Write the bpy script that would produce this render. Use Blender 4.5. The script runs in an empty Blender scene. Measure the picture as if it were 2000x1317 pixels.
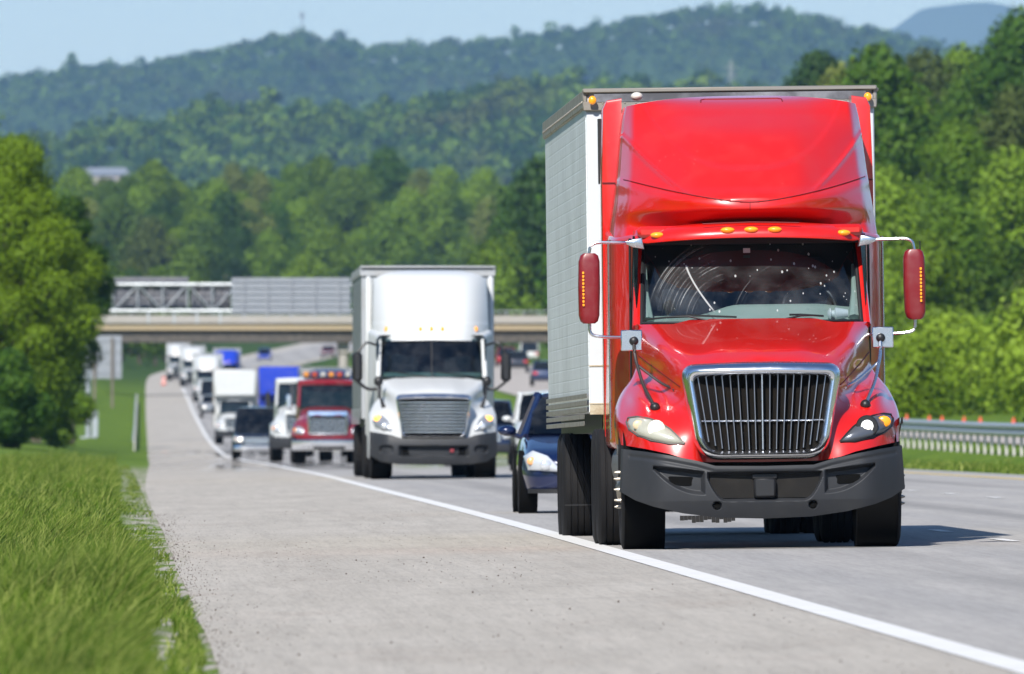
import bpy, bmesh, math, random
import numpy as np
from mathutils import Vector, Matrix
R = math.radians
scene = bpy.context.scene
COL = scene.collection
EYE = 1.21            # camera height over the shoulder, metres
F = 34000.0           # focal length in pixels of the 2000 px wide photograph
rng = np.random.default_rng(7)
random.seed(7)

# ------------------------------------------------------------------ small maths
def pchip(xs, ys):
    xs = np.array(xs, float); ys = np.array(ys, float)
    h = np.diff(xs); dl = np.diff(ys) / h
    m = np.zeros(len(xs)); m[0] = dl[0]; m[-1] = dl[-1]
    for i in range(1, len(xs) - 1):
        if dl[i-1] * dl[i] > 0:
            w1 = 2*h[i] + h[i-1]; w2 = h[i] + 2*h[i-1]
            m[i] = (w1 + w2) / (w1/dl[i-1] + w2/dl[i])
    def f(x):
        x = np.clip(np.asarray(x, float), xs[0], xs[-1])
        i = np.clip(np.searchsorted(xs, x) - 1, 0, len(xs) - 2)
        t = (x - xs[i]) / h[i]
        return ((2*t**3 - 3*t**2 + 1)*ys[i] + (t**3 - 2*t**2 + t)*h[i]*m[i]
                + (-2*t**3 + 3*t**2)*ys[i+1] + (t**3 - t**2)*h[i]*m[i+1])
    return f

road_z = pchip([-3000, 150, 330, 450, 550, 700, 850, 1000, 1250, 1500, 1800, 2200, 2600, 3000, 3500, 4200, 5200],
               [0, 0, -.13, -.33, -.52, -.83, -1.02, -.80, .35, 1.87, 3.75, 6.2, 9, 14, 21.8, 30, 34])
road_c = pchip([-3000, 250, 450, 600, 800, 1000, 1500, 2000, 2300, 2600, 3000, 3500, 4200, 5200],
               [0, 0, .35, .7, 1.05, 1.4, 2.2, 3.4, 8, 17, 38, 75, 140, 240])
far_z = pchip([-3000, 430, 500, 600, 750, 1000, 1500, 2000, 2600, 3000, 3500, 4200, 5200],
              [.12, .17, .27, .36, .42, 1.4, 4.7, 7.2, 10.5, 15, 22.4, 30.5, 34])
def cross(off):       # cross fall of the pavement
    return np.where(off < 4.23, .02, .011) * (off - 4.23)
def sstep(a, b, x):
    t = np.clip((np.asarray(x, float) - a) / (b - a), 0, 1)
    return t*t*(3 - 2*t)
def vnoise(x, y, seed=0):
    x = np.asarray(x, float); y = np.asarray(y, float)
    xi = np.floor(x).astype(np.int64); yi = np.floor(y).astype(np.int64)
    fx = x - xi; fy = y - yi; fx = fx*fx*(3-2*fx); fy = fy*fy*(3-2*fy)
    def h(a, b):
        n = (a*374761393 + b*668265263 + seed*974711) & 0x7fffffff
        n = ((n ^ (n >> 13)) * 1274126177) & 0x7fffffff
        return ((n ^ (n >> 16)) & 0xffff) / 65535.0
    return (h(xi, yi)*(1-fx) + h(xi+1, yi)*fx)*(1-fy) + (h(xi, yi+1)*(1-fx) + h(xi+1, yi+1)*fx)*fy

# skylines of the wooded hills, heights over the eye by lateral position
_L = lambda px, s: (np.array(px) - 223.0) / s
MS, RS = F/9000, F/16000
mid_top = pchip(_L([-500, 0, 180, 300, 460, 600, 700, 800, 900, 1000, 1100, 1400, 1800, 2400], MS),
                (800 - np.array([300, 275, 250, 232, 205, 195, 208, 195, 175, 158, 150, 168, 160, 150])) / MS + EYE - 13)
ridge_top = pchip(_L([-600, -100, 0, 140, 300, 480, 600, 660, 730, 900, 1100, 1250, 1390, 1500, 1600, 1700, 1780, 1900, 2400], RS),
                  (800 - np.array([200, 172, 156, 138, 122, 88, 66, 78, 92, 84, 64, 36, 18, 20, 40, 58, 78, 112, 220])) / RS + EYE - 14)
def ground_z(x, d):
    x = np.asarray(x, float); d = np.asarray(d, float)
    c = road_c(np.minimum(d, 3800)); off = x - c
    b = road_z(d)
    z = b + cross(np.clip(off, .4, 16.8))
    left = np.clip(-(off - .3), 0, None)
    z = z + np.where(off < .3, .03*np.minimum(left, 1) + np.clip(left - 1, 0, 25)*.10*sstep(380, 800, d)
                     + np.clip(left - 6, 0, 80)*.10*sstep(900, 1500, d), 0)
    zo = far_z(d)
    z = np.where(off > 16.8, z + (zo - z)*sstep(17.5, 23.5, off) - .34*np.exp(-((off - 20)/1.6)**2)*sstep(900, 600, d), z)
    z = z + 22*(1 - np.exp(-np.clip(off - 42, 0, 400)/20))*sstep(800, 1800, d)*(.85 + .3*vnoise(x/45, d/160, 3))
    z = z + (5 + 5*np.exp(-((x - 62)/30)**2))*sstep(3400, 3900, d)*(off < -3)
    z = z + np.where((off < -3) | (off > 40), 1.2*(vnoise(x/14, d/40, 5) - .5)*sstep(600, 1200, d), 0)
    # under the pavements the earth lies a little lower
    z = z - np.where(((off > .62) & (off < 16.3)) | ((off > 24.3) & (off < 36.7)), .12, 0)
    # the hills behind
    foot = z
    mid = 34 + (mid_top(x) - 34)*np.clip((d - 7900)/1100, 0, 1) - 30*sstep(9000, 10200, d)
    z = np.where(d > 3800, foot + (np.where(d > 4200, mid, 34) - foot)*sstep(3800, 4250, d), z)
    rid = mid + (ridge_top(x) - mid)*sstep(14200, 16000, d) - 120*sstep(16000, 17600, d)
    z = np.where(d > 12000, rid, z)
    return z

# ------------------------------------------------------------------ materials
MATS = {}
class NT:
    def __init__(s, m):
        m.use_nodes = True; s.t = m.node_tree; s.t.nodes.clear()
    def n(s, typ, ins=None, **kw):
        nd = s.t.nodes.new(typ)
        for k, v in kw.items(): setattr(nd, k, v)
        for k, v in (ins or {}).items():
            sk = nd.inputs[k]
            if hasattr(v, 'links') or isinstance(v, bpy.types.NodeSocket): s.t.links.new(v, sk)
            else: sk.default_value = v
        return nd
    def math(s, op, a, b=0.0, clamp=False):
        nd = s.n('ShaderNodeMath', {0: a, 1: b}, operation=op); nd.use_clamp = clamp
        return nd.outputs[0]
    def mix(s, fac, a, b):
        nd = s.t.nodes.new('ShaderNodeMix'); nd.data_type = 'RGBA'
        for i, v in ((0, fac), (6, a), (7, b)):
            if isinstance(v, bpy.types.NodeSocket): s.t.links.new(v, nd.inputs[i])
            else: nd.inputs[i].default_value = v if i == 0 else (*v[:3], 1)
        return nd.outputs[2]
    def noise(s, vec, scale, detail=3, rough=.55, out='Fac'):
        return s.n('ShaderNodeTexNoise', {'Vector': vec, 'Scale': scale, 'Detail': detail, 'Roughness': rough}).outputs[out]
    def ramp(s, v, lo, hi):
        return s.n('ShaderNodeMapRange', {0: v, 1: lo, 2: hi, 3: 0.0, 4: 1.0}, interpolation_type='SMOOTHSTEP').outputs[0]
    def scale(s, vec, x, y, z):
        return s.n('ShaderNodeMapping', {'Vector': vec, 'Scale': (x, y, z)}).outputs[0]
    def out(s, sh, vol=False):
        o = s.n('ShaderNodeOutputMaterial')
        s.t.links.new(sh, o.inputs['Volume' if vol else 'Surface'])
def col4(c): return (*c, 1.0)
def mat(name, c=(.5, .5, .5), rough=.5, metal=0., coat=0., dirt=0., dirt_c=(.25, .22, .18), spec=.5, ds=2.5, bump=0., emit=0., emit_c=None, coat_r=.04, speck=0.):
    if name in MATS: return MATS[name]
    m = bpy.data.materials.new(name); t = NT(m); MATS[name] = m
    geo = t.n('ShaderNodeTexCoord').outputs['Object']
    p = t.n('ShaderNodeBsdfPrincipled', {'Base Color': col4(c), 'Roughness': rough, 'Metallic': metal,
            'Coat Weight': coat, 'Coat Roughness': coat_r, 'Specular IOR Level': spec})
    colr = col4(c)
    if dirt > 0:
        a = t.noise(geo, ds, 6, .65)
        fa = t.math('MULTIPLY', t.ramp(a, .42, .72), dirt)
        colr = t.mix(fa, c, dirt_c)
        t.t.links.new(colr, p.inputs['Base Color'])
        t.t.links.new(t.math('ADD', rough, t.math('MULTIPLY', fa, .35), True), p.inputs['Roughness'])
    if speck > 0:
        v = t.n('ShaderNodeTexVoronoi', {'Vector': geo, 'Scale': 14.0, 'Randomness': 1.0})
        big = t.noise(geo, 2.2, 2)
        thr = t.math('MULTIPLY', t.ramp(big, .40, .75), .11)
        sp = t.math('MULTIPLY', t.math('LESS_THAN', v.outputs['Distance'], thr), speck)
        colr = t.mix(sp, colr if not isinstance(colr, tuple) else c, (.75, .7, .62))
        t.t.links.new(colr, p.inputs['Base Color'])
    if bump > 0:
        b = t.n('ShaderNodeBump', {'Strength': bump, 'Distance': .02, 'Height': t.noise(geo, 14, 3)})
        t.t.links.new(b.outputs[0], p.inputs['Normal'])
    if emit > 0:
        p.inputs['Emission Color'].default_value = col4(emit_c or c); p.inputs['Emission Strength'].default_value = emit
    t.out(p.outputs[0]); m.diffuse_color = col4(c)
    return m
def glass_mat(name, tint=(.55, .62, .62), dirt=.06, gloss=(1, 1, 1), wipes=None):
    if name in MATS: return MATS[name]
    m = bpy.data.materials.new(name); t = NT(m); MATS[name] = m
    tr = t.n('ShaderNodeBsdfTransparent', {'Color': col4(tint)}).outputs[0]
    gl = t.n('ShaderNodeBsdfGlossy', {'Color': col4(gloss), 'Roughness': .03}).outputs[0]
    fc = t.n('ShaderNodeLayerWeight', {'Blend': .5}).outputs['Facing']
    fr = t.math('ADD', .07 if wipes else .06, t.math('MULTIPLY', t.math('POWER', fc, 5.0), .85), True)
    sh = t.n('ShaderNodeMixShader', {0: fr, 1: tr, 2: gl}).outputs[0]
    geo = t.n('ShaderNodeTexCoord').outputs['Object']
    di = t.n('ShaderNodeBsdfDiffuse', {'Color': (.62, .64, .64, 1)}).outputs[0]
    d1 = t.math('MULTIPLY', t.ramp(t.noise(geo, 3.5, 5), .35, .8), dirt)
    if wipes:
        v = t.n('ShaderNodeTexVoronoi', {'Vector': t.scale(geo, 1, .2, .7), 'Scale': 17.0})
        big = t.noise(geo, 3.0, 2)
        sp = t.math('MULTIPLY', t.math('LESS_THAN', v.outputs['Distance'], t.math('MULTIPLY', t.ramp(big, .30, .66), .16)), .5)
        d1 = t.math('MAXIMUM', d1, sp)
        sx = t.n('ShaderNodeSeparateXYZ', {0: geo})
        X, Z = sx.outputs[0], sx.outputs[2]
        for (px, pz, r0, r1, a0, a1, k) in wipes:
            dx = t.math('SUBTRACT', X, px); dz = t.math('SUBTRACT', Z, pz)
            r = t.math('SQRT', t.math('ADD', t.math('MULTIPLY', dx, dx), t.math('MULTIPLY', dz, dz)))
            an = t.math('ARCTAN2', dz, dx)
            nz = t.n('ShaderNodeTexNoise', {'W': t.math('MULTIPLY', r, 46.0), 'Scale': 1.0, 'Detail': 4.0, 'Roughness': .7}, noise_dimensions='1D').outputs['Fac']
            st = t.ramp(nz, .50, .72)
            mk = t.math('MULTIPLY', t.math('MULTIPLY', t.ramp(r, r0, r0 + .12), t.math('SUBTRACT', 1.0, t.ramp(r, r1 - .05, r1))),
                        t.math('MULTIPLY', t.ramp(an, a0, a0 + .25), t.math('SUBTRACT', 1.0, t.ramp(an, a1 - .25, a1))))
            st = t.math('MULTIPLY', st, t.ramp(t.noise(t.scale(geo, 1, 1, .5), 5.0, 5, .7), .34, .66))
            st = t.math('MULTIPLY', t.math('ADD', t.math('MULTIPLY', st, 1.1), .10), t.math('MULTIPLY', mk, k))
            d1 = t.math('MAXIMUM', d1, st)
    if wipes:                                                   # a long diagonal streak of reflected light, painted into the glass
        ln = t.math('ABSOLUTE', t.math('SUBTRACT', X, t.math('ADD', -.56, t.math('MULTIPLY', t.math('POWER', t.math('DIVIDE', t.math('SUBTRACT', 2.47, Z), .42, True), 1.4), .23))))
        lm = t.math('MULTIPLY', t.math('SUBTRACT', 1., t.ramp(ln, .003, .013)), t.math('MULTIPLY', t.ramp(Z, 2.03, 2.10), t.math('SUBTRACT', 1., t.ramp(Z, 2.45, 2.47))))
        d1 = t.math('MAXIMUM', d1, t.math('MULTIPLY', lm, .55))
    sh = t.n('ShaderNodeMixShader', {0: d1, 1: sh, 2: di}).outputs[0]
    t.out(sh); m.diffuse_color = col4(tint)
    return m

# ------------------------------------------------------------------ mesh building
def mesh_np(name, V, Q, mats, parent=None, smooth=False, mi=None):
    V = np.asarray(V, np.float32).reshape(-1, 3); Q = np.asarray(Q, np.int32)
    k = Q.shape[1]
    me = bpy.data.meshes.new(name)
    me.vertices.add(len(V)); me.vertices.foreach_set('co', V.ravel())
    me.loops.add(Q.size); me.loops.foreach_set('vertex_index', Q.ravel())
    me.polygons.add(len(Q)); me.polygons.foreach_set('loop_start', np.arange(0, Q.size, k, dtype=np.int32))
    me.polygons.foreach_set('loop_total', np.full(len(Q), k, np.int32))
    if smooth: me.polygons.foreach_set('use_smooth', np.ones(len(Q), bool))
    for m in (mats if isinstance(mats, (list, tuple)) else [mats]): me.materials.append(m)
    if mi is not None: me.polygons.foreach_set('material_index', np.asarray(mi, np.int32))
    me.update(calc_edges=True); me.validate()
    o = bpy.data.objects.new(name, me); COL.objects.link(o); o.parent = parent
    return o
def rpoly(corners, radii, n=6):
    """corners of a convex polygon with rounded corners -> points, the same number for every call with the same n"""
    out = []; k = len(corners)
    for i in range(k):
        p = np.array(corners[i], float); a = np.array(corners[i-1], float) - p; b = np.array(corners[(i+1) % k], float) - p
        la, lb = np.linalg.norm(a), np.linalg.norm(b); a /= la; b /= lb
        r = min(radii[i], la*.49, lb*.49)
        for j in range(n + 1):
            t = j / n
            q = p + a*r*(1-t)**2 + b*r*t**2
            out.append(tuple(q))
    return out
class MB:
    def __init__(s): s.v = []; s.f = []; s.m = []; s.mi = 0
    def add(s, V, Fs):
        b = len(s.v); s.v.extend(tuple(map(float, p)) for p in V)
        for f in Fs: s.f.append(tuple(i + b for i in f)); s.m.append(s.mi)
        return s
    def mat(s, i): s.mi = i; return s
    def box(s, x0, x1, y0, y1, z0, z1, b=0.):
        lo = [min(x0, x1), min(y0, y1), min(z0, z1)]; hi = [max(x0, x1), max(y0, y1), max(z0, z1)]
        if b <= 0:
            V = [(hi[0] if i & 1 else lo[0], hi[1] if i & 2 else lo[1], hi[2] if i & 4 else lo[2]) for i in range(8)]
            return s.add(V, [(0, 2, 3, 1), (4, 5, 7, 6), (0, 1, 5, 4), (2, 6, 7, 3), (0, 4, 6, 2), (1, 3, 7, 5)])
        b = min(b, *[(hi[i]-lo[i])*.45 for i in range(3)])
        V = []; ix = {}
        for c in range(8):
            sg = [(c >> i) & 1 for i in range(3)]
            for a in range(3):
                p = [(hi[i] - (0 if i == a else b)) if sg[i] else (lo[i] + (0 if i == a else b)) for i in range(3)]
                ix[c, a] = len(V); V.append(p)
        Fs = []
        for a in range(3):
            o1, o2 = [i for i in range(3) if i != a]
            for sgn in (0, 1):
                q = [(sgn << a) | (u << o1) | (w << o2) for u, w in ((0, 0), (1, 0), (1, 1), (0, 1))]
                Fs.append(tuple(ix[c, a] for c in q))
            for u in (0, 1):
                for w in (0, 1):
                    c0 = (u << o1) | (w << o2); c1 = c0 | (1 << a)
                    Fs.append((ix[c0, o1], ix[c1, o1], ix[c1, o2], ix[c0, o2]))
        for c in range(8): Fs.append((ix[c, 0], ix[c, 1], ix[c, 2]))
        return s.add(V, Fs)
    def rings(s, rs, closed=True, cap0=True, cap1=True):
        n = len(rs[0]); V = [p for r in rs for p in r]; Fs = []
        for i in range(len(rs) - 1):
            for j in range(n if closed else n - 1):
                k = (j + 1) % n
                Fs.append((i*n + j, i*n + k, (i+1)*n + k, (i+1)*n + j))
        if cap0: Fs.append(tuple(range(n))[::-1])
        if cap1: Fs.append(tuple((len(rs)-1)*n + j for j in range(n)))
        return s.add(V, Fs)
    def grid(s, P):
        P = np.asarray(P, float); a, b = P.shape[:2]
        return s.add(P.reshape(-1, 3), [(i*b+j, i*b+j+1, (i+1)*b+j+1, (i+1)*b+j) for i in range(a-1) for j in range(b-1)])
    def tube(s, pts, r, n=8, smoothn=0):
        pts = [np.array(p, float) for p in pts]
        if smoothn:                                             # round the corners
            q = [pts[0]]
            for i in range(1, len(pts)-1):
                a, p, b = pts[i-1], pts[i], pts[i+1]
                ra = min(.45, .09/np.linalg.norm(a-p)); rb = min(.45, .09/np.linalg.norm(b-p))
                for j in range(smoothn+1):
                    t = j/smoothn; q.append(p + (a-p)*ra*(1-t)**2 + (b-p)*rb*t**2)
            pts = q + [pts[-1]]
        rr = r if isinstance(r, (list, tuple)) else [r]*len(pts)
        rs = []
        for i, p in enumerate(pts):
            d = pts[min(i+1, len(pts)-1)] - pts[max(i-1, 0)]; d /= (np.linalg.norm(d) + 1e-12)
            up = np.array((0, 0, 1.)) if abs(d[2]) < .9 else np.array((1., 0, 0))
            u = np.cross(d, up); u /= np.linalg.norm(u); w = np.cross(u, d)
            rs.append([p + (u*math.cos(2*math.pi*k/n) + w*math.sin(2*math.pi*k/n))*rr[i] for k in range(n)])
        return s.rings(rs)
    def lathe(s, c, prof, n=32, axis=0):
        rs = []
        for (a, r) in prof:
            ring = []
            for k in range(n):
                q = [r*math.cos(2*math.pi*k/n), r*math.sin(2*math.pi*k/n)]
                p = [0, 0, 0]; p[axis] = a; p[(axis+1) % 3] = q[0]; p[(axis+2) % 3] = q[1]
                ring.append((c[0]+p[0], c[1]+p[1], c[2]+p[2]))
            rs.append(ring)
        return s.rings(rs)
    def ell(s, c, rx, ry, rz, n=12, m=8):
        rs = []
        for i in range(m+1):
            a = math.pi*(i/m) if 0 < i < m else (1e-3 if i == 0 else math.pi - 1e-3)
            rs.append([(c[0]+rx*math.sin(a)*math.cos(2*math.pi*k/n), c[1]+ry*math.sin(a)*math.sin(2*math.pi*k/n), c[2]+rz*math.cos(a)) for k in range(n)])
        return s.rings(rs)
    def prism(s, poly, y0, y1, b=0., yf=None):
        """polygon in x-z pushed from y0 to y1, front edge rounded by b; yf(x,z) adds a curved depth"""
        P = np.array(poly, float); c = P.mean(0); yf = yf or (lambda x, z: 0.)
        rs = []
        for (k, y) in (((1 - 0.), y1), (1., y0 + b), (1., y0)) if b <= 0 else ((1., y1), (1., y0 + b), (None, y0 + b*.3), (None, y0)):
            Q = P
            if k is None:
                e = np.linalg.norm(P - c, axis=1, keepdims=True); ins = b*(.35 if y > y0 else 1.)
                Q = c + (P - c)*(1 - np.minimum(ins/np.maximum(e, 1e-6), .8))
            rs.append([(x, y + yf(x, z), z) for x, z in Q])
        return s.rings(rs)
    def build(s, name, mats, parent=None, ang=38, smooth=True):
        me = bpy.data.meshes.new(name); me.from_pydata(s.v, [], s.f)
        mats = mats if isinstance(mats, (list, tuple)) else [mats]
        for m in mats: me.materials.append(m)
        me.polygons.foreach_set('material_index', s.m)
        bm = bmesh.new(); bm.from_mesh(me)
        bmesh.ops.remove_doubles(bm, verts=bm.verts, dist=1e-5)
        bmesh.ops.recalc_face_normals(bm, faces=bm.faces); bm.to_mesh(me); bm.free()
        if smooth:
            me.polygons.foreach_set('use_smooth', [True]*len(me.polygons))
            me.set_sharp_from_angle(angle=R(ang))
        me.update()
        o = bpy.data.objects.new(name, me); COL.objects.link(o); o.parent = parent
        return o
def tps(pts, lam=2e-3):
    P = np.array(pts, float); P = np.vstack([P, P[P[:, 0] > 1e-6]*np.array([-1, 1, 1])])
    X = P[:, :2]; n = len(X)
    def U(a, b):
        r2 = ((a[:, None, :] - b[None, :, :])**2).sum(-1); return .5*r2*np.log(r2 + 1e-12)
    K = U(X, X) + lam*np.eye(n); Q = np.hstack([np.ones((n, 1)), X])
    A = np.block([[K, Q], [Q.T, np.zeros((3, 3))]])
    w = np.linalg.solve(A, np.concatenate([P[:, 2], np.zeros(3)]))
    def f(x, z):
        x = np.asarray(x, float); z = np.asarray(z, float); q = np.stack([x.ravel(), z.ravel()], 1)
        return (U(q, X) @ w[:n] + np.hstack([np.ones((len(q), 1)), q]) @ w[n:]).reshape(x.shape)
    return f
def shell(mb, yfun, w, zb, zt, nu=60, nv=44, back=None, s0=-1., s1=1.):
    """a surface seen from the front: half width w(t), from zb(x) up to zt(x), depth yfun(x,z); sides return to y = back"""
    S = np.linspace(s0, s1, nu); T = np.linspace(0, 1, nv)
    P = np.zeros((nu, nv, 3))
    for j, t in enumerate(T):
        x = S*w(t); z = zb(x) + (zt(x) - zb(x))*t
        P[:, j, 0] = x; P[:, j, 2] = z; P[:, j, 1] = yfun(x, z)
    if back is not None:
        a = P[:1].copy(); b = P[-1:].copy(); am = a.copy(); bm_ = b.copy()
        a[..., 1] = np.maximum(back, a[..., 1] + .01); b[..., 1] = np.maximum(back, b[..., 1] + .01)
        P = np.concatenate([a, P, b], 0)
    mb.grid(P); return P

# ------------------------------------------------------------------ naming
def tag(o, label=None, cat=None, group=None, kind=None):
    if label: o['label'] = label
    if cat: o['category'] = cat
    if group: o['group'] = group
    if kind: o['kind'] = kind
    return o
def empty(name, loc=(0, 0, 0), parent=None):
    o = bpy.data.objects.new(name, None); COL.objects.link(o); o.location = loc; o.parent = parent
    o.empty_display_size = .3
    return o
KIDS = {}
def copy_tree(o, parent=None):
    c = o.copy(); COL.objects.link(c); c.parent = parent
    for ch in list(o.children): copy_tree(ch, c)
    return c
def on_road(root, lat, d, roll=0., flip=False, zo=None, yaw=0.):
    """stand a vehicle on the pavement at lateral position lat, distance d, nose towards the camera"""
    z = float(road_z(d) + cross(lat - road_c(d))) if zo is None else float(zo(d))
    zf = road_z if zo is None else zo
    sl = float((zf(d + 6) - zf(d - 1)) / 7.0); hd = float((road_c(d + 10) - road_c(d - 10)) / 20.0)
    root.location = (lat, d, z)
    root.rotation_euler = (math.atan(sl), -R(roll), -math.atan(hd) + yaw + (math.pi if flip else 0))
    return root
# ------------------------------------------------------------------ camera, light, air
cam = bpy.data.cameras.new('camera'); camo = bpy.data.objects.new('camera', cam); COL.objects.link(camo)
scene.camera = camo
cam.sensor_width = 36.0; cam.lens = F/2000*36; cam.clip_start = .5; cam.clip_end = 140000
camo.location = (0, 0, EYE)
camo.rotation_euler = (R(90) + math.atan(141.5/F), 0, -math.atan(777/F))
cam.dof.use_dof = True; cam.dof.focus_distance = 149.6; cam.dof.aperture_fstop = 612/57.0
cam.dof.aperture_blades = 9

SUN = Vector((-.36, -1.12, 1.0)).normalized()
SUN_EL = math.asin(SUN.z); SUN_AZ = math.atan2(SUN.x, SUN.y)
W = bpy.data.worlds.new('World'); scene.world = W; W.use_nodes = True
wn = W.node_tree; wn.nodes.clear()
sky = wn.nodes.new('ShaderNodeTexSky'); sky.sky_type = 'NISHITA'; sky.sun_disc = False
sky.sun_elevation = SUN_EL; sky.sun_rotation = SUN_AZ
sky.altitude = 300; sky.air_density = 1.0; sky.dust_density = .3; sky.ozone_density = 7.0
bg = wn.nodes.new('ShaderNodeBackground'); bg.inputs[1].default_value = .092
wo = wn.nodes.new('ShaderNodeOutputWorld')
wn.links.new(sky.outputs[0], bg.inputs[0]); wn.links.new(bg.outputs[0], wo.inputs[0])
sl = bpy.data.lights.new('sun', 'SUN'); sl.energy = 4.8; sl.angle = R(.5); sl.color = (1, .955, .89)
so = bpy.data.objects.new('sun', sl); COL.objects.link(so); so.location = (-40, -60, 80)
so.rotation_euler = (-SUN).to_track_quat('-Z', 'Y').to_euler()
vs = scene.view_settings; vs.view_transform = 'Standard'; vs.look = 'None'; vs.exposure = .53; vs.gamma = 1
cy = scene.cycles
cy.use_denoising = True; cy.max_bounces = 6; cy.transparent_max_bounces = 10; cy.volume_bounces = 0
cy.diffuse_bounces = 2; cy.glossy_bounces = 3; cy.transmission_bounces = 4
cy.caustics_reflective = False; cy.caustics_refractive = False; cy.sample_clamp_indirect = 6

# haze: one box of air round everything
hz = bpy.data.materials.new('haze_air'); t = NT(hz)
pv = t.n('ShaderNodeVolumePrincipled', {'Color': (.37, .635, 1., 1), 'Density': 2.6e-5, 'Anisotropy': 0.0})
t.out(pv.outputs[0], True)
HZ = MB().box(-12000, 12000, -3200, 31500, -150, 790).build('haze', hz, smooth=False); tag(HZ, kind='stuff')

# ------------------------------------------------------------------ the ground
def ground_mat():
    m = bpy.data.materials.new('grass_earth'); t = NT(m)
    g = t.n('ShaderNodeTexCoord').outputs['Object']
    a = t.noise(g, .35, 6, .6); b = t.noise(t.scale(g, 1, .25, 1), 5, 4, .6)
    c = t.mix(t.ramp(a, .35, .65), (.045, .100, .006), (.110, .180, .012))
    c = t.mix(t.math('MULTIPLY', t.ramp(b, .35, .75), .6), c, (.165, .22, .03))
    sy = t.n('ShaderNodeSeparateXYZ', {0: g}).outputs[1]
    c = t.mix(t.math('MULTIPLY', t.ramp(sy, 1500, 2100), .85), c, (.030, .062, .012))
    # worn gravelly margin right beside the pavement
    sx = t.n('ShaderNodeSeparateXYZ', {0: g}); X, Y = sx.outputs[0], sx.outputs[1]
    near = t.math('MULTIPLY', t.ramp(X, -.02, .3), t.math('SUBTRACT', 1., t.ramp(X, 1.0, 1.4)))
    pn = t.noise(t.scale(g, 1.3, .16, 1), 2.6, 4, .6)
    gv = t.math('MULTIPLY', near, t.ramp(pn, .40, .58))
    gv = t.math('MULTIPLY', gv, t.math('SUBTRACT', 1., t.ramp(Y, 400, 600)))
    c = t.mix(gv, c, (.36, .33, .29))
    bp = t.n('ShaderNodeBump', {'Strength': .5, 'Distance': .05, 'Height': b})
    p = t.n('ShaderNodeBsdfPrincipled', {'Base Color': c, 'Roughness': .9, 'Specular IOR Level': .1, 'Normal': bp.outputs[0]})
    t.out(p.outputs[0]); return m
GM = ground_mat()
ds = np.concatenate([[-3000, -1500, -700, -350, -150], np.arange(-60, 420, 8), np.arange(420, 1200, 15), np.arange(1200, 4200, 40), np.arange(4200, 7800, 200), np.arange(7800, 10300, 80), np.arange(10300, 14000, 400), np.arange(14000, 17700, 100), np.arange(17700, 26001, 1500)])
offs = np.unique(np.concatenate([-np.geomspace(4, 900, 26), np.arange(-3, 0, .5), [0, .3, .5, .6, .64, .7, 1.5, 4, 8, 12, 15, 16.2, 16.32, 16.8, 17.5, 19, 21, 22.5, 23.5, 24.28, 24.34, 26, 30, 34, 36.66, 36.72, 38, 40, 42],
                        42 + np.geomspace(2, 1100, 40), np.arange(-320, 1160, 14)]))
D, O = np.meshgrid(ds, offs, indexing='ij'); X = O + road_c(np.minimum(D, 3800)); Z = ground_z(X, D)
nb = len(offs); I, J = np.meshgrid(np.arange(len(ds)-1), np.arange(nb-1), indexing='ij')
Q = np.stack([I*nb+J, I*nb+J+1, (I+1)*nb+J+1, (I+1)*nb+J], -1).reshape(-1, 4)
tag(mesh_np('ground', np.stack([X, D, Z], -1), Q, GM, smooth=True), kind='structure')
# a far blue mountain
MM = mat('far_wood', (.09, .14, .12), .9)
mt = pchip([0, 900, 1300, 1400, 1480, 1560, 1700, 2300, 3200], [300, 520, 640, 690, 702, 690, 660, 640, 300])
xs = np.linspace(0, 3200, 160); P = np.zeros((160, 12, 3))
for j in range(12):
    u = j/11; P[:, j, 0] = xs; P[:, j, 1] = 25500 + 4500*u
    P[:, j, 2] = -20 + (mt(xs) + 20 + 12*(vnoise(xs/45, xs*0, 9) - .5))*math.sin(u*math.pi/2)
mb = MB(); mb.grid(P); tag(mb.build('mountain', MM), kind='structure')

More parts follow.
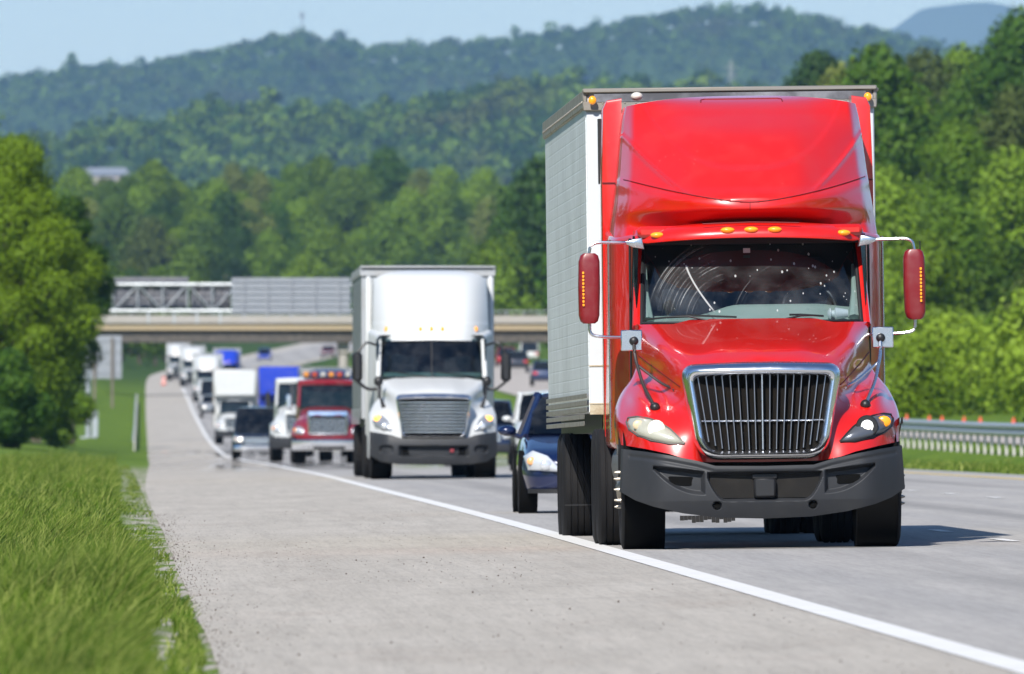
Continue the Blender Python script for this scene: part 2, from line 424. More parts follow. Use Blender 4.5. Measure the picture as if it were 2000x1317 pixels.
# ------------------------------------------------------------------ pavements
def road_mat(name, base, warm, seams, stains, lanes):
    m = bpy.data.materials.new(name); t = NT(m)
    g = t.n('ShaderNodeTexCoord').outputs['Object']
    lo = t.noise(t.scale(g, 1, .12, 1), .9, 4, .6)
    fine = t.noise(t.scale(g, 1, .5, 1), 26, 4, .75)
    c = t.mix(t.ramp(lo, .3, .7), base, warm)
    c = t.mix(t.math('MULTIPLY', t.ramp(fine, .35, .7), .5), c, tuple(.74*v for v in base))
    sx = t.n('ShaderNodeSeparateXYZ', {0: g}); X = sx.outputs[0]
    if lanes:                                                     # tyre polish and oil along the lanes
        wv = t.noise(t.scale(g, 1, .012, 1), 1.6, 3, .6)
        ph = t.math('FRACT', t.math('DIVIDE', t.math('SUBTRACT', X, 4.33), 3.65))
        mid = t.math('SUBTRACT', 1., t.ramp(t.math('ABSOLUTE', t.math('SUBTRACT', ph, .5)), .03, .16))
        c = t.mix(t.math('MULTIPLY', t.math('MULTIPLY', mid, t.ramp(wv, .2, .7)), .55), c, (.13, .128, .125))
        tr = t.math('SUBTRACT', 1., t.ramp(t.math('ABSOLUTE', t.math('SUBTRACT', t.math('ABSOLUTE', t.math('SUBTRACT', ph, .5)), .27)), .02, .12))
        c = t.mix(t.math('MULTIPLY', tr, .22), c, (.24, .24, .245))
    if stains:                                                    # spots, pock marks and cross-wise scuffs
        v = t.n('ShaderNodeTexVoronoi', {'Vector': t.scale(g, 1, .3, 1), 'Scale': 9.0})
        pt = t.noise(t.scale(g, 1, .1, 1), .8, 3, .6)
        sp = t.math('MULTIPLY', t.math('LESS_THAN', v.outputs['Distance'], t.math('MULTIPLY', t.ramp(pt, .38, .66), .19)), .8)
        c = t.mix(sp, c, (.14, .125, .11))
        v2 = t.n('ShaderNodeTexVoronoi', {'Vector': t.scale(g, 1, .3, 1), 'Scale': 3.1})
        sp2 = t.math('MULTIPLY', t.math('LESS_THAN', v2.outputs['Distance'], t.math('MULTIPLY', t.ramp(pt, .3, .8), .07)), .75)
        c = t.mix(sp2, c, (.10, .09, .08))
        ru = t.noise(t.scale(g, .5, .10, 1), 1.3, 5, .7)
        c = t.mix(t.math('MULTIPLY', t.ramp(ru, .52, .72), .30), c, (.30, .235, .19))
        cr = t.noise(t.scale(g, .15, 1.2, 1), .9, 5, .7)
        c = t.mix(t.math('MULTIPLY', t.ramp(cr, .58, .66), .22), c, (.2, .19, .18))
    mo = t.noise(t.scale(g, 1, .014, 1), 7, 5, .75); gr = t.noise(t.scale(g, 1, .016, 1), 42, 3, .8)
    c = t.mix(t.math('MULTIPLY', t.ramp(mo, .40, .72), .42), c, tuple(.66*v for v in base))
    c = t.mix(t.math('MULTIPLY', t.ramp(gr, .45, .75), .45), c, tuple(.60*v for v in base))
    c = t.mix(t.math('MULTIPLY', t.ramp(gr, .52, .25), .25), c, tuple(min(.8, 1.35*v) for v in base))
    bp = t.n('ShaderNodeBump', {'Strength': .35, 'Distance': .01, 'Height': t.noise(g, 90, 3, .7)})
    p = t.n('ShaderNodeBsdfPrincipled', {'Base Color': c, 'Roughness': .82, 'Specular IOR Level': .28, 'Normal': bp.outputs[0]})
    sh = p.outputs[0]
    if stains or lanes:                                           # glossy patches added in the dip to imitate mirage reflections
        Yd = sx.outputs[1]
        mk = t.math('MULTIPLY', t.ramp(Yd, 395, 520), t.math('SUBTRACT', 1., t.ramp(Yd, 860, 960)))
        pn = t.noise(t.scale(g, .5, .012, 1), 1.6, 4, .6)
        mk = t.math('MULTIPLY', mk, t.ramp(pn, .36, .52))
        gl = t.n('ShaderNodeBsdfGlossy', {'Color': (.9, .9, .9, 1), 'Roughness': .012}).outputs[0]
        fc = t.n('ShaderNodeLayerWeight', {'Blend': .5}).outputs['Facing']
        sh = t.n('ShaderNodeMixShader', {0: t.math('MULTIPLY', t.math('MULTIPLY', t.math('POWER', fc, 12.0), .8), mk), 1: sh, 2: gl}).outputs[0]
    t.out(sh); return m
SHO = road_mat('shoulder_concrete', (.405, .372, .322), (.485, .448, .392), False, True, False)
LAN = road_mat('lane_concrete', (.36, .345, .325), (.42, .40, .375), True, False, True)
FARC = road_mat('far_concrete', (.42, .375, .33), (.46, .42, .38), False, False, False)
rd = np.concatenate([[-900, -400, -150], np.arange(-50, 460, 6), np.arange(460, 1300, 12), np.arange(1300, 4160, 25)])
def strip(name, l0, l1, m, lift, d=rd, cen=road_c, zf=None, kind='structure', wob=0., n=2):
    P = np.zeros((n, len(d), 3))
    for i in range(n):
        off = l0 + (l1 - l0)*i/(n - 1)
        o = off + (wob*(vnoise(d/9, d*0, 4) - .5) + wob*.7*(vnoise(d/3, d*0, 8) - .5) if i == 0 and wob else 0)
        P[i, :, 0] = cen(d) + o; P[i, :, 1] = d
        P[i, :, 2] = (road_z(d) + cross(off) if zf is None else zf(d)) + lift
    idx = np.arange(n*len(d)).reshape(n, -1)
    Q = np.stack([idx[:-1, :-1], idx[1:, :-1], idx[1:, 1:], idx[:-1, 1:]], -1).reshape(-1, 4)
    o = mesh_np(name, P.reshape(-1, 3), Q, m); return tag(o, kind=kind) if kind else o
rdf = np.concatenate([[-900, -400, -150], np.arange(-50, 400, .6), rd[rd > 400]])
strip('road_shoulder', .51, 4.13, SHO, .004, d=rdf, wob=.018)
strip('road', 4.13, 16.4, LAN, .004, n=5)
WHITE = mat('road_paint_white', (.72, .71, .68), .6, dirt=.45, ds=3, dirt_c=(.42, .41, .38))
YEL = mat('road_paint_yellow', (.72, .50, .06), .6, dirt=.3, ds=4)
strip('road_edge_line', 4.13, 4.34, WHITE, .009)
strip('road_median_line', 15.15, 15.33, YEL, .009)
mk = MB()
for lane in (7.93, 11.55):
    for d0 in np.arange(-20, 1900, 12.2):
        a = np.array([d0, d0 + 3.05]) + 2.5
        z = road_z(a) + cross(lane) + .009; c = road_c(a)
        mk.add([(c[0]+lane-.065, a[0], z[0]), (c[0]+lane+.065, a[0], z[0]), (c[1]+lane+.065, a[1], z[1]), (c[1]+lane-.065, a[1], z[1])], [(0, 1, 2, 3)])
tag(mk.build('road_lane_dashes', WHITE, smooth=False), kind='structure')
far_c = lambda d: road_c(d) + 30.5 - 0*d
rf = np.concatenate([[-900, -400, -150], np.arange(-50, 1300, 25), np.arange(1300, 4160, 40)])
strip('far_road', -6.2, 6.2, FARC, .03, d=rf, cen=far_c, zf=far_z)
# a paved strip of the slip road that runs along the slope beyond
# ------------------------------------------------------------------ grass
def blade_mat(name, c0, c1, dry):
    m = bpy.data.materials.new(name); t = NT(m)
    g = t.n('ShaderNodeTexCoord').outputs['Object']
    a = t.noise(t.scale(g, 1, .16, .4), 1.5, 5, .7); b = t.noise(g, 30, 2)
    c = t.mix(t.ramp(a, .3, .7), c0, c1)
    tip = t.n('ShaderNodeAttribute', attribute_name='tint').outputs['Fac']
    c = t.mix(t.math('MULTIPLY', t.math('POWER', tip, 2.0), .8), c, dry)
    c = t.mix(t.math('MULTIPLY', t.math('SUBTRACT', 1., tip), .35), c, tuple(v*.5 for v in c0))
    df = t.n('ShaderNodeBsdfPrincipled', {'Base Color': c, 'Roughness': .6, 'Specular IOR Level': .12}).outputs[0]
    tr = t.n('ShaderNodeBsdfTranslucent', {'Color': c}).outputs[0]
    t.out(t.n('ShaderNodeMixShader', {0: .35, 1: df, 2: tr}).outputs[0]); return m
BLM = blade_mat('grass_blades', (.030, .085, .004), (.112, .208, .010), (.40, .43, .12))
def blades(name, x, d, h, wid, m=BLM):
    n = len(x); z = ground_z(x, d) - .01
    az = rng.uniform(0, 2*np.pi, n); bend = h*rng.uniform(.15, .75, n); ba = rng.normal(.5, 1.1, n)
    tx, ty = np.cos(az)*wid/2, np.sin(az)*wid/2
    bx, by = np.cos(ba)*bend, np.sin(ba)*bend
    V = np.zeros((n, 6, 3))
    for k, (u, w) in enumerate(((0, 1.), (.55, .8), (1., .12))):
        cx = x + bx*u*u; cyy = d + by*u*u; cz = z + h*u*(1 - .18*u)
        V[:, 2*k] = np.stack([cx - tx*w, cyy - ty*w, cz], -1); V[:, 2*k+1] = np.stack([cx + tx*w, cyy + ty*w, cz], -1)
    b = (np.arange(n)*6)[:, None]
    Q = np.concatenate([b + np.array([0, 1, 3, 2]), b + np.array([2, 3, 5, 4])], 0)
    o = mesh_np(name, V.reshape(-1, 3), Q, m)
    at = o.data.attributes.new('tint', 'FLOAT', 'POINT'); at.data.foreach_set('value', np.repeat(rng.uniform(0, 1, n), 6).astype(np.float32))
    return tag(o, kind='stuff')
def tall(x, d):
    return .20 + 2.3*vnoise(x/.5, d/2.6, 11)*vnoise(x/1.7, d/9, 12) + .4*vnoise(x/.15, d/.8, 14)
def field(n, d0, d1, x1, extra, pw=1.0):
    d = d0 + (d1 - d0)*rng.uniform(0, 1, n)**pw
    x0 = -.0068*d - extra
    return x0 + (x1 - x0)*rng.uniform(0, 1, n), d
xs, dd = field(235000, 60, 170, .46, 2.0, 1.2)
keep = rng.uniform(0, 1, len(xs)) < np.where(xs > -.02 + .2*vnoise(xs*0, dd/14, 33), .95*np.clip((vnoise(xs/.10, dd/16, 21)*.6 + vnoise(xs/.05, dd/5, 22)*.4 - .28)*2.2, 0, 1)**1.3, 1.)
xs, dd = xs[keep], dd[keep]
hh = .27*tall(xs, dd)*rng.uniform(.45, 1.15, len(xs))*(1 - .72*sstep(-.12 + .2*vnoise(xs*0, dd/14, 33), .12 + .2*vnoise(xs*0, dd/14, 33), xs))
blades('grass', xs, dd, hh, rng.uniform(.005, .013, len(xs)))
xs, dd = field(150000, 165, 560, .46, 2.2, 1.25)
keep = rng.uniform(0, 1, len(xs)) < np.where(xs > .05, .9*np.clip((vnoise(xs/.1, dd/16, 21) - .2)*1.6, 0, 1), 1.)
xs, dd = xs[keep], dd[keep]
hh = .27*tall(xs, dd)*rng.uniform(.5, 1.1, len(xs))*(1 - .8*sstep(-.1, .1, xs))
blades('verge_grass', xs, dd, hh, rng.uniform(.010, .022, len(xs)))
n = 60000; dd = 290 + 420*rng.uniform(0, 1, n)**1.2; xs = road_c(dd) + 16.5 + 4.5*rng.uniform(0, 1, n)
blades('median_grass', xs, dd, .17*tall(xs, dd)*rng.uniform(.5, 1.1, n), rng.uniform(.012, .03, n))

# loose grit and pebbles on the shoulder, thickest by its edge
n = 3600; dd = 66 + 150*rng.uniform(0, 1, n)**1.1; xs = np.where(rng.uniform(0, 1, n) < .35, .50 + np.abs(rng.normal(0, .10, n)), .6 + 3.4*rng.uniform(0, 1, n))
kp = (xs < .85) | (rng.uniform(0, 1, n) < np.clip((vnoise(xs/.7, dd/22, 51) - .35)*2.2, 0.04, 1)); xs, dd = xs[kp], dd[kp]; n = len(xs)
ico = np.array([(0, 0, 1), (.9, 0, .3), (.28, .85, .3), (-.72, .53, .3), (-.72, -.53, .3), (.28, -.85, .3), (0, 0, -.5)]); T = np.array([(0, 1, 2), (0, 2, 3), (0, 3, 4), (0, 4, 5), (0, 5, 1), (6, 2, 1), (6, 3, 2), (6, 4, 3), (6, 5, 4), (6, 1, 5)])
rr = rng.uniform(.002, .006, n)*(1 + .9*(rng.uniform(0, 1, n) < .08)); zz = road_z(dd) + cross(xs) + .004
V = ico[None]*rr[:, None, None]*rng.uniform(.7, 1.3, (n, 7, 1)) + np.stack([xs, dd, zz + rr*.3], -1)[:, None]
tag(mesh_np('gravel', V.reshape(-1, 3), (T[None] + (np.arange(n)*7)[:, None, None]).reshape(-1, 3), mat('grit', (.10, .085, .07), .9, dirt=.7, dirt_c=(.26, .235, .20), ds=3)), kind='stuff')
# ------------------------------------------------------------------ trees
def leaf_mat(name, c0, c1, tr=.3):
    m = bpy.data.materials.new(name); t = NT(m)
    oi = t.n('ShaderNodeObjectInfo').outputs['Random']
    g = t.n('ShaderNodeTexCoord').outputs['Object']
    a = t.noise(g, .55, 3, .6); b = t.noise(g, 3.5, 2)
    f = t.math('ADD', t.math('MULTIPLY', a, .75), t.math('MULTIPLY', t.math('SUBTRACT', oi, .5), .75))
    c = t.mix(t.ramp(f, .12, .66), c0, c1)
    c = t.mix(t.math('MULTIPLY', t.ramp(b, .5, .8), .45), c, tuple(min(1, v*1.7) for v in c1))
    df = t.n('ShaderNodeBsdfPrincipled', {'Base Color': c, 'Roughness': .6, 'Specular IOR Level': .2}).outputs[0]
    ts = t.n('ShaderNodeBsdfTranslucent', {'Color': c}).outputs[0]
    t.out(t.n('ShaderNodeMixShader', {0: tr, 1: df, 2: ts}).outputs[0]); return m
BARK = mat('bark', (.09, .07, .05), .9, dirt=.4, bump=.6)
def leaves(centers, radii, n, size, g, squash=.85, stray=.15, up=.25):
    """leaf faces over the outer parts of several round lobes"""
    k = len(centers); w = radii**2; w = w/w.sum()
    li = g.choice(k, n, p=w)
    dr = g.normal(size=(n, 3)); dr[:, 2] += up; dr /= np.linalg.norm(dr, axis=1, keepdims=True)
    rr = radii[li]*(1.02 - .42*g.uniform(0, 1, n)**1.6)
    lump = 1 + .22*np.sin(dr[:, 0]*7 + li*1.7)*np.sin(dr[:, 1]*6 + li)*np.sin(dr[:, 2]*7 + li*.6)
    st = g.uniform(0, 1, n) < stray
    rr = np.where(st, rr*g.uniform(1., 1.22, n), rr)*lump
    P = centers[li] + dr*rr[:, None]*np.array([1, 1, squash])
    nr = dr + g.normal(size=(n, 3))*.45; nr /= np.linalg.norm(nr, axis=1, keepdims=True)
    a = np.cross(nr, g.normal(size=(n, 3))); a /= np.linalg.norm(a, axis=1, keepdims=True); b = np.cross(nr, a)
    s = size*g.uniform(.6, 1.35, n)[:, None]
    V = np.stack([P - a*s, P + b*s*.62 + nr*s*.12, P + a*s, P - b*s*.62 + nr*s*.12], 1)
    return V
def crown_lobes(h, r, base, nl, g, lob=1.):
    cs, rs = [], []
    for i in range(nl):
        u = (i + .5)/nl; z = base + (h - base)*(.12 + .80*u)
        prof = math.sin(math.pi*min(1, (.22 + .78*u))**1.15)**.8 if u < .95 else .35
        rad = r*(.42 + .22*g.uniform())*lob; off = max(0., r*prof - rad*.75)
        an = i*2.4 + g.uniform(-.5, .5)
        cs.append((math.cos(an)*off, math.sin(an)*off, z)); rs.append(rad*(.75 + .5*prof))
    cs.append((0, 0, base + (h-base)*.5)); rs.append(r*.68*min(1, lob*1.15))
    cs.append((0, 0, h - r*.42)); rs.append(r*.42)
    return np.array(cs), np.array(rs)
def tree(name, h, r, base, nl, nleaf, size, m, seed, label, cat='tree', group=None, trunk=True, lob=1.):
    g = np.random.default_rng(seed)
    root = empty(name); tag(root, label, cat, group)
    cs, rs = crown_lobes(h, r, base, nl, g, lob)
    V = leaves(cs, rs, nleaf, size, g)
    mesh_np('crown', V.reshape(-1, 3), np.arange(len(V)*4).reshape(-1, 4), m, root)
    if trunk:
        tb = MB(); lean = g.normal(size=2)*.3
        tr = r*.075 + .04
        tb.tube([(0, 0, -.3), (lean[0]*.3, lean[1]*.3, base*.7), (lean[0]*.5, lean[1]*.5, h*.55), (0, 0, h*.85)], [tr*1.35, tr, tr*.6, tr*.15], 8)
        for i in range(0, len(cs) - 2):
            z0 = min(cs[i][2]*.6, h*.5)
            tb.tube([(lean[0]*.4, lean[1]*.4, z0), tuple(cs[i]*np.array([.5, .5, .85])), tuple(cs[i])], [tr*.45, tr*.28, tr*.1], 5)
        tb.build('trunk', BARK, root)
    return root
G_NEAR = leaf_mat('leaf_spring', (.020, .056, .002), (.128, .205, .006), .2)
G_MID = leaf_mat('leaf_mid', (.032, .085, .005), (.145, .235, .014), .22)
G_DARK = leaf_mat('leaf_dark', (.022, .058, .007), (.098, .162, .016), .2)
G_PALE = leaf_mat('leaf_pale', (.080, .155, .006), (.205, .305, .022), .25)
G_BROWN = leaf_mat('leaf_olive', (.062, .088, .016), (.150, .180, .034), .2)
def put(o, x, d, s=1., sz=None, sink=.15, rot=None):
    o.location = (x, d, float(ground_z(x, d)) - sink); o.rotation_euler = (0, 0, random.uniform(0, 6.28) if rot is None else rot)
    o.scale = (s, s, sz or s); return o
def lat(px, d): return (px - 223.0)*d/F

# the big trees beside the verge on the left: each its own crown
left_trees = [
    ('verge_tree', 25, 800, 14.8, 3.9, .2, 40, 80000, .085, G_NEAR, 'tall spring-green tree with a billowing crown at the left edge, nearest the grass verge'),
    ('verge_tree', 138, 960, 14.0, 2.1, 5.2, 22, 36000, .095, G_NEAR, 'bright green tree leaning out towards the steel post and the bridge'),
    ('verge_tree', -70, 860, 17.5, 4.0, .3, 34, 48000, .12, G_NEAR, 'broad tree cut by the left edge of the picture with the highest crown'),
    ('verge_tree', 75, 900, 12.2, 3.0, .4, 34, 60000, .09, G_NEAR, 'rounded tree filling the gap behind the tall tree at the left edge'),
    ('verge_bush', 95, 820, 5.2, 1.9, .0, 7, 18000, .10, G_MID, 'dark rounded bush at the foot of the left trees by the mown grass'),
    ('verge_bush', 20, 770, 4.6, 1.7, .0, 7, 16000, .10, G_MID, 'low dark bush under the tall tree at the left edge'),
]
for i, (nm, px, d, h, r, b, nl, nf, sz, m, lb) in enumerate(left_trees):
    o = tree(nm, h, r, b, nl, nf, sz, m, 40 + i, lb, 'bush' if 'bush' in nm else 'tree', None, 'tree' in nm, .58 if 'tree' in nm else .8)
    put(o, lat(px, d), d, rot=.3*i)
# woods: a few kinds of tree, each copied with its parts
protos = {}
for k, (m, h, r, b, nl, nf, sz) in {'a': (G_MID, 14, 4.6, 1.5, 11, 5500, .28), 'b': (G_NEAR, 12, 4.4, 1.2, 10, 5500, .27), 'c': (G_DARK, 15, 4.4, 2.0, 11, 5500, .28),
                                   'd': (G_PALE, 10, 4.0, .8, 10, 5500, .25), 'e': (G_BROWN, 13, 4.3, 1.5, 10, 4500, .27)}.items():
    protos[k] = (tree('broadleaf_tree', h, r, b, nl, nf, sz, m, 100 + ord(k), None), [0])
protos['s'] = (tree('roadside_bush', 5.0, 2.8, -.2, 8, 5000, .15, G_PALE, 300, None, trunk=False), [0])
protos['t'] = (tree('roadside_bush', 4.2, 2.6, -.2, 8, 5000, .15, G_NEAR, 301, None, trunk=False), [0])
KINDW = {'a': 'mid-green', 'b': 'fresh green', 'c': 'dark green', 'd': 'pale yellow-green', 'e': 'olive-brown', 's': 'pale yellow-green', 't': 'fresh green'}
def plant(k, x, d, s, where, group):
    pr, used = protos[k]
    o = pr if not used[0] else copy_tree(pr)
    used[0] = 1
    tag(o, f'{KINDW[k]} {"bush" if k in "st" else "broadleaf tree"} {where}', 'bush' if k in 'st' else 'tree', f'{KINDW[k]} {"bushes" if k in "st" else "trees"} {group}')
    return put(o, x, d, s, s*random.uniform(.9, 1.15), sink=.3)
# (1) the wooded slope on the right beyond the guardrail
n = 0
for row, d in enumerate([640, 720, 800, 900, 1010, 1130, 1280, 1450, 1640, 1850, 2080, 2340, 2620]):
    x0 = max(lat(1640 if d < 1900 else 950, d), float(road_c(d)) + 39.2); x1 = lat(2120, d)
    x = x0 + random.uniform(0, 3)
    while x < x1:
        if lat(1090, d) < x < lat(1440, d): x += 4; continue
        off = x - float(road_c(d))
        edge = off < 50
        k = random.choice('sstt' if edge and row < 6 else ('ddbae' if row < 8 else 'aabcce'))
        s = random.uniform(.8, 1.2)*(float(.55 + .45*sstep(950, 1500, d)) if not edge else 1.1)
        plant(k, x, d + random.uniform(-25, 25), s, 'on the slope right of the highway', 'on the right-hand slope'); n += 1
        x += random.uniform(3.4, 5.8)*(1 if not edge else .7)*(1 + row*.02)*(.6 if x < lat(1100, d) else 1)
# (2) the belt of trees behind the bridge
for row, d in enumerate([1900, 2250, 2650, 3100, 3400, 3600, 3800, 4000, 4150]):
    if row < 4: x0, x1 = lat(120, d), min(lat(640, d), float(road_c(d)) - 6)
    else: x0, x1 = lat(150, d), lat(1120, d)
    x = x0
    while x < x1:
        off = x - float(road_c(d))
        if not (-5 < off < 44):
            k = random.choice('aabbce' if row > 1 else 'aabb')
            plant(k, x, d + random.uniform(-60, 60), random.uniform(.85, 1.3), 'in the belt of trees behind the bridge', 'behind the bridge'); n += 1
        x += random.uniform(4.5, 7)
for d in (2180, 2300, 2420):
    x = lat(90, d)
    while x < float(road_c(d)) - 2.6:
        k = random.choice('acab'); plant(k, x, d, random.uniform(.55, .9), 'in the belt of trees behind the bridge', 'behind the bridge'); x += random.uniform(1.8, 3.2)
for k, (pr, used) in protos.items():                       # a kind that was not planted is not kept
    if not used[0]:
        for ch in list(pr.children): bpy.data.objects.remove(ch)
        bpy.data.objects.remove(pr)
# (3) the far woods: one mass over the hills
def wood_mass(name, N, d0, d1, xlo, xhi, h, r, m, seed, nleaf=80, size=1.5):
    g = np.random.default_rng(seed); out = []
    for i in range(N):
        d = g.uniform(d0, d1); x = g.uniform(xlo, xhi); s = g.uniform(.7, 1.3)*(1.25 if g.uniform() < .1 else 1)
        if -26 < x < 22 and 8420 < d < 8830: continue
        z = float(ground_z(x, d)); q = g.uniform(.8, 1.15)
        nl = 4
        cs = np.stack([g.uniform(-.45, .45, nl)*r, g.uniform(-.45, .45, nl)*r, h*(.42 + .42*np.arange(nl)/nl)], 1)*s; rs = r*g.uniform(.5, .68, nl)*s
        V = leaves(cs, rs, nleaf, size*s, g, stray=.1, up=.35); V = V*np.array([1, 1, q]) + np.array([x, d, z])
        out.append(V)
    V = np.concatenate(out).reshape(-1, 3)
    return tag(mesh_np(name, V, np.arange(len(V)).reshape(-1, 4), m), kind='stuff')
def mass_leaf(name, c0, c1, c2):
    m = bpy.data.materials.new(name); t = NT(m)
    g = t.n('ShaderNodeTexCoord').outputs['Object']
    a = t.noise(g, .05, 2, .5); b = t.noise(t.scale(g, 1, .4, 1), .012, 3, .6)
    c = t.mix(t.ramp(a, .38, .62), c0, c1); c = t.mix(t.math('MULTIPLY', t.ramp(b, .5, .68), .7), c, c2)
    df = t.n('ShaderNodeBsdfDiffuse', {'Color': c}).outputs[0]; tr = t.n('ShaderNodeBsdfTranslucent', {'Color': c}).outputs[0]
    t.out(t.n('ShaderNodeMixShader', {0: .25, 1: df, 2: tr}).outputs[0]); return m
wood_mass('hill_wood', 4300, 7750, 9080, -110, 540, 14, 6.6, mass_leaf('wood_near', (.028, .070, .010), (.135, .215, .024), (.085, .090, .028)), 5)
wood_mass('ridge_wood', 5600, 14300, 16080, -240, 960, 15, 7.4, mass_leaf('wood_far', (.022, .056, .012), (.105, .180, .026), (.065, .072, .028)), 6)
# the woods that line the road beside the camera
def wood_line(name, spots, h, r, m, seed, nleaf=500, size=.5):
    g = np.random.default_rng(seed); out = []
    for x, d in spots:
        s = g.uniform(.8, 1.2); nl = 7; z = float(ground_z(x, d))
        cs = np.stack([g.uniform(-.5, .5, nl)*r, g.uniform(-.5, .5, nl)*r, h*(.15 + .7*np.arange(nl)/nl)], 1)*s; rs = r*g.uniform(.5, .7, nl)*s
        out.append(leaves(cs, rs, nleaf, size, g) + np.array([x, d, z]))
    V = np.concatenate(out).reshape(-1, 3)
    return tag(mesh_np(name, V, np.arange(len(V)).reshape(-1, 4), m), kind='stuff')
sp = [(-19 - random.uniform(0, 9), d + random.uniform(-3, 3)) for d in range(-150, 560, 7)] + [(47 + random.uniform(0, 12), d + random.uniform(-3, 3)) for d in range(-150, 620, 8)]
sp += [(max(lat(random.uniform(1110, 1400), d), float(road_c(d)) + 41), d) for d in (1500 + 1900*i/170 for i in range(170))]
wood_line('roadside_wood', sp, 12, 4.2, G_MID, 12)
o = tree('hilltop_tree', 12.5, 3.9, 1.0, 6, 700, .6, G_DARK, 77, 'lone round tree standing above the skyline of the left ridge', 'tree')
put(o, lat(140, 15950), 15950, 1.9, sink=-6)
# ------------------------------------------------------------------ bridge, gantry, rails
STEEL = mat('galvanised_steel', (.42, .45, .47), .42, .55, dirt=.35, dirt_c=(.3, .3, .3))
STEELD = mat('weathered_steel', (.20, .21, .23), .6, .3, dirt=.3)
CONC = mat('bridge_concrete', (.33, .31, .285), .85, dirt=.35, dirt_c=(.30, .27, .22), ds=.8)
CONCT = mat('bridge_concrete_tan', (.33, .265, .17), .85, dirt=.4, dirt_c=(.36, .27, .15), ds=1.2)
GIRD = mat('girder_paint', (.060, .052, .044), .7, dirt=.3)
ALU = mat('sign_aluminium', (.27, .285, .315), .5, .4, dirt=.3, dirt_c=(.36, .38, .4))
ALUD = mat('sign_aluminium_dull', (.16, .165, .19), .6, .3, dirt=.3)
WOOD = mat('post_wood', (.12, .10, .08), .8, dirt=.4)
ORANGE = mat('cone_orange', (.62, .07, .02), .5, dirt=.2)
BD = 1600.0
br = empty('overpass', (22, BD, 0)); tag(br, 'concrete highway bridge crossing over the traffic with dark girders', 'bridge')
MB().box(-58, 34, 0, 11, 8.5, 9.1).build('deck', CONCT, br)
for y in (-.25, 10.9): MB().box(-58, 34, y, y + .34, 9.102, 9.85, .05).build('parapet', CONC, br)
for k in range(5):
    y = .5 + k*2.4; MB().box(-58, 34, y, y + .35, 7.45, 8.498).box(-58, 34, y - .1, y + .45, 7.38, 7.45).build('girder', GIRD, br)
rl = MB()
for k in range(60): rl.box(-58 + k*1.5, -57.93 + k*1.5, -.12, -.05, 9.85, 10.25)
rl.box(-58, 34, -.13, -.04, 10.2, 10.28); rl.build('railing', STEEL, br)
for x, z0 in ((-33.5, 1), (-.9, 2), (25, 2)):
    p = MB(); p.box(x - .5, x + .5, 1.2, 10, 6.4, 7.378, .05)
    for y in (1.8, 5.5, 9.2): p.lathe((x, y, 0), [(z0, .45), (6.402, .45)], 16, 2)
    p.build('pier', CONC, br)

GD = 1050.0
gx = lat(172, GD); gz = float(ground_z(gx, GD))
ga = empty('sign_gantry', (gx, GD, gz)); tag(ga, 'steel lattice sign gantry spanning the lanes in front of the bridge', 'sign gantry')
zt, zb_ = 8.75 - gz, 7.15 - gz; GL = 21.0
for x in (0., GL):
    c = MB()
    for y in (0., 1.2): c.tube([(x, y, 0), (x, y, zt + .2)], .17, 10)
    for k in range(5): c.tube([(x, 0, k*1.7), (x, 1.2, k*1.7 + 1.6)], .05, 6)
    c.box(x - .5, x + .5, -.5, 1.7, -.4, .35, .06); c.build('column', STEEL, ga)
MB().box(.22, .62, -.3, .1, .3, 1.9, .03).build('control_box', STEEL, ga)
tr = MB()
for y in (0., 1.2):
    for z in (zb_, zt): tr.tube([(-.2, y, z), (GL + .2, y, z)], .10, 8)
    for k in range(14):
        x0 = k*GL/14; x1 = (k+1)*GL/14
        tr.tube([(x0, y, zb_), (x0, y, zt)], .045, 5); tr.tube([(x0, y, zb_ if k % 2 else zt), (x1, y, zt if k % 2 else zb_)], .045, 5)
for k in range(15):
    x0 = k*GL/14; tr.tube([(x0, 0, zt), (x0, 1.2, zt)], .04, 5); tr.tube([(x0, 0, zb_), (x0, 1.2, zb_)], .04, 5)
tr.build('truss', STEEL, ga)
def sign_back(px0, px1, z0, z1, y, m, nm, ribs, lab):
    x0, x1 = lat(px0, GD) - gx, lat(px1, GD) - gx
    s = MB(); s.box(x0, x1, y, y + .05, z0 - gz, z1 - gz)
    for k in range(ribs):
        z = z0 - gz + (z1 - z0)*(k + .5)/ribs; s.box(x0 + .05, x1 - .05, y - .09, y - .002, z - .07, z + .07)
    for k in range(5):
        x = x0 + (x1 - x0)*(k + .5)/5; s.box(x - .05, x + .05, y - .2, y - .092, z0 - gz - .2, z1 - gz)
    o = s.build(nm, m, ga); tag(o, lab)
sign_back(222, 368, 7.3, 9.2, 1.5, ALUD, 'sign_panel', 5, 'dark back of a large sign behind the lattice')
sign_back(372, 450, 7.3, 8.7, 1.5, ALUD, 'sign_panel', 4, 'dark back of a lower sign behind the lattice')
sign_back(452, 684, 6.95, 9.15, -.35, ALU, 'sign_panel', 6, 'bright aluminium back of the widest sign')
for px in (290, 340, 385, 430):
    x = lat(px, GD) - gx; MB().box(x - .06, x + .06, -.06, .06, zb_ - .75, zb_ - .1).build('hanger', STEEL, ga)

SD = 1400.0; sxl = lat(201, SD); sz = float(ground_z(sxl, SD))
sg = empty('road_sign', (sxl, SD, sz)); tag(sg, 'big grey back of a roadside sign on wooden posts under the bridge end', 'sign')
p = MB(); w = (lat(238, SD) - lat(165, SD))/2
p.box(-w, w, 0, .04, 3.7 - sz, 7.15 - sz)
for k in range(4): p.box(-w + .05, w - .05, -.06, -.002, 4.1 - sz + k*.85, 4.2 - sz + k*.85)
p.build('panel', ALU, sg)
for x in (-w*.45, w*.5): MB().box(x - .1, x + .1, -.26, -.062, -.3, 7.0 - sz).build('post', WOOD, sg)

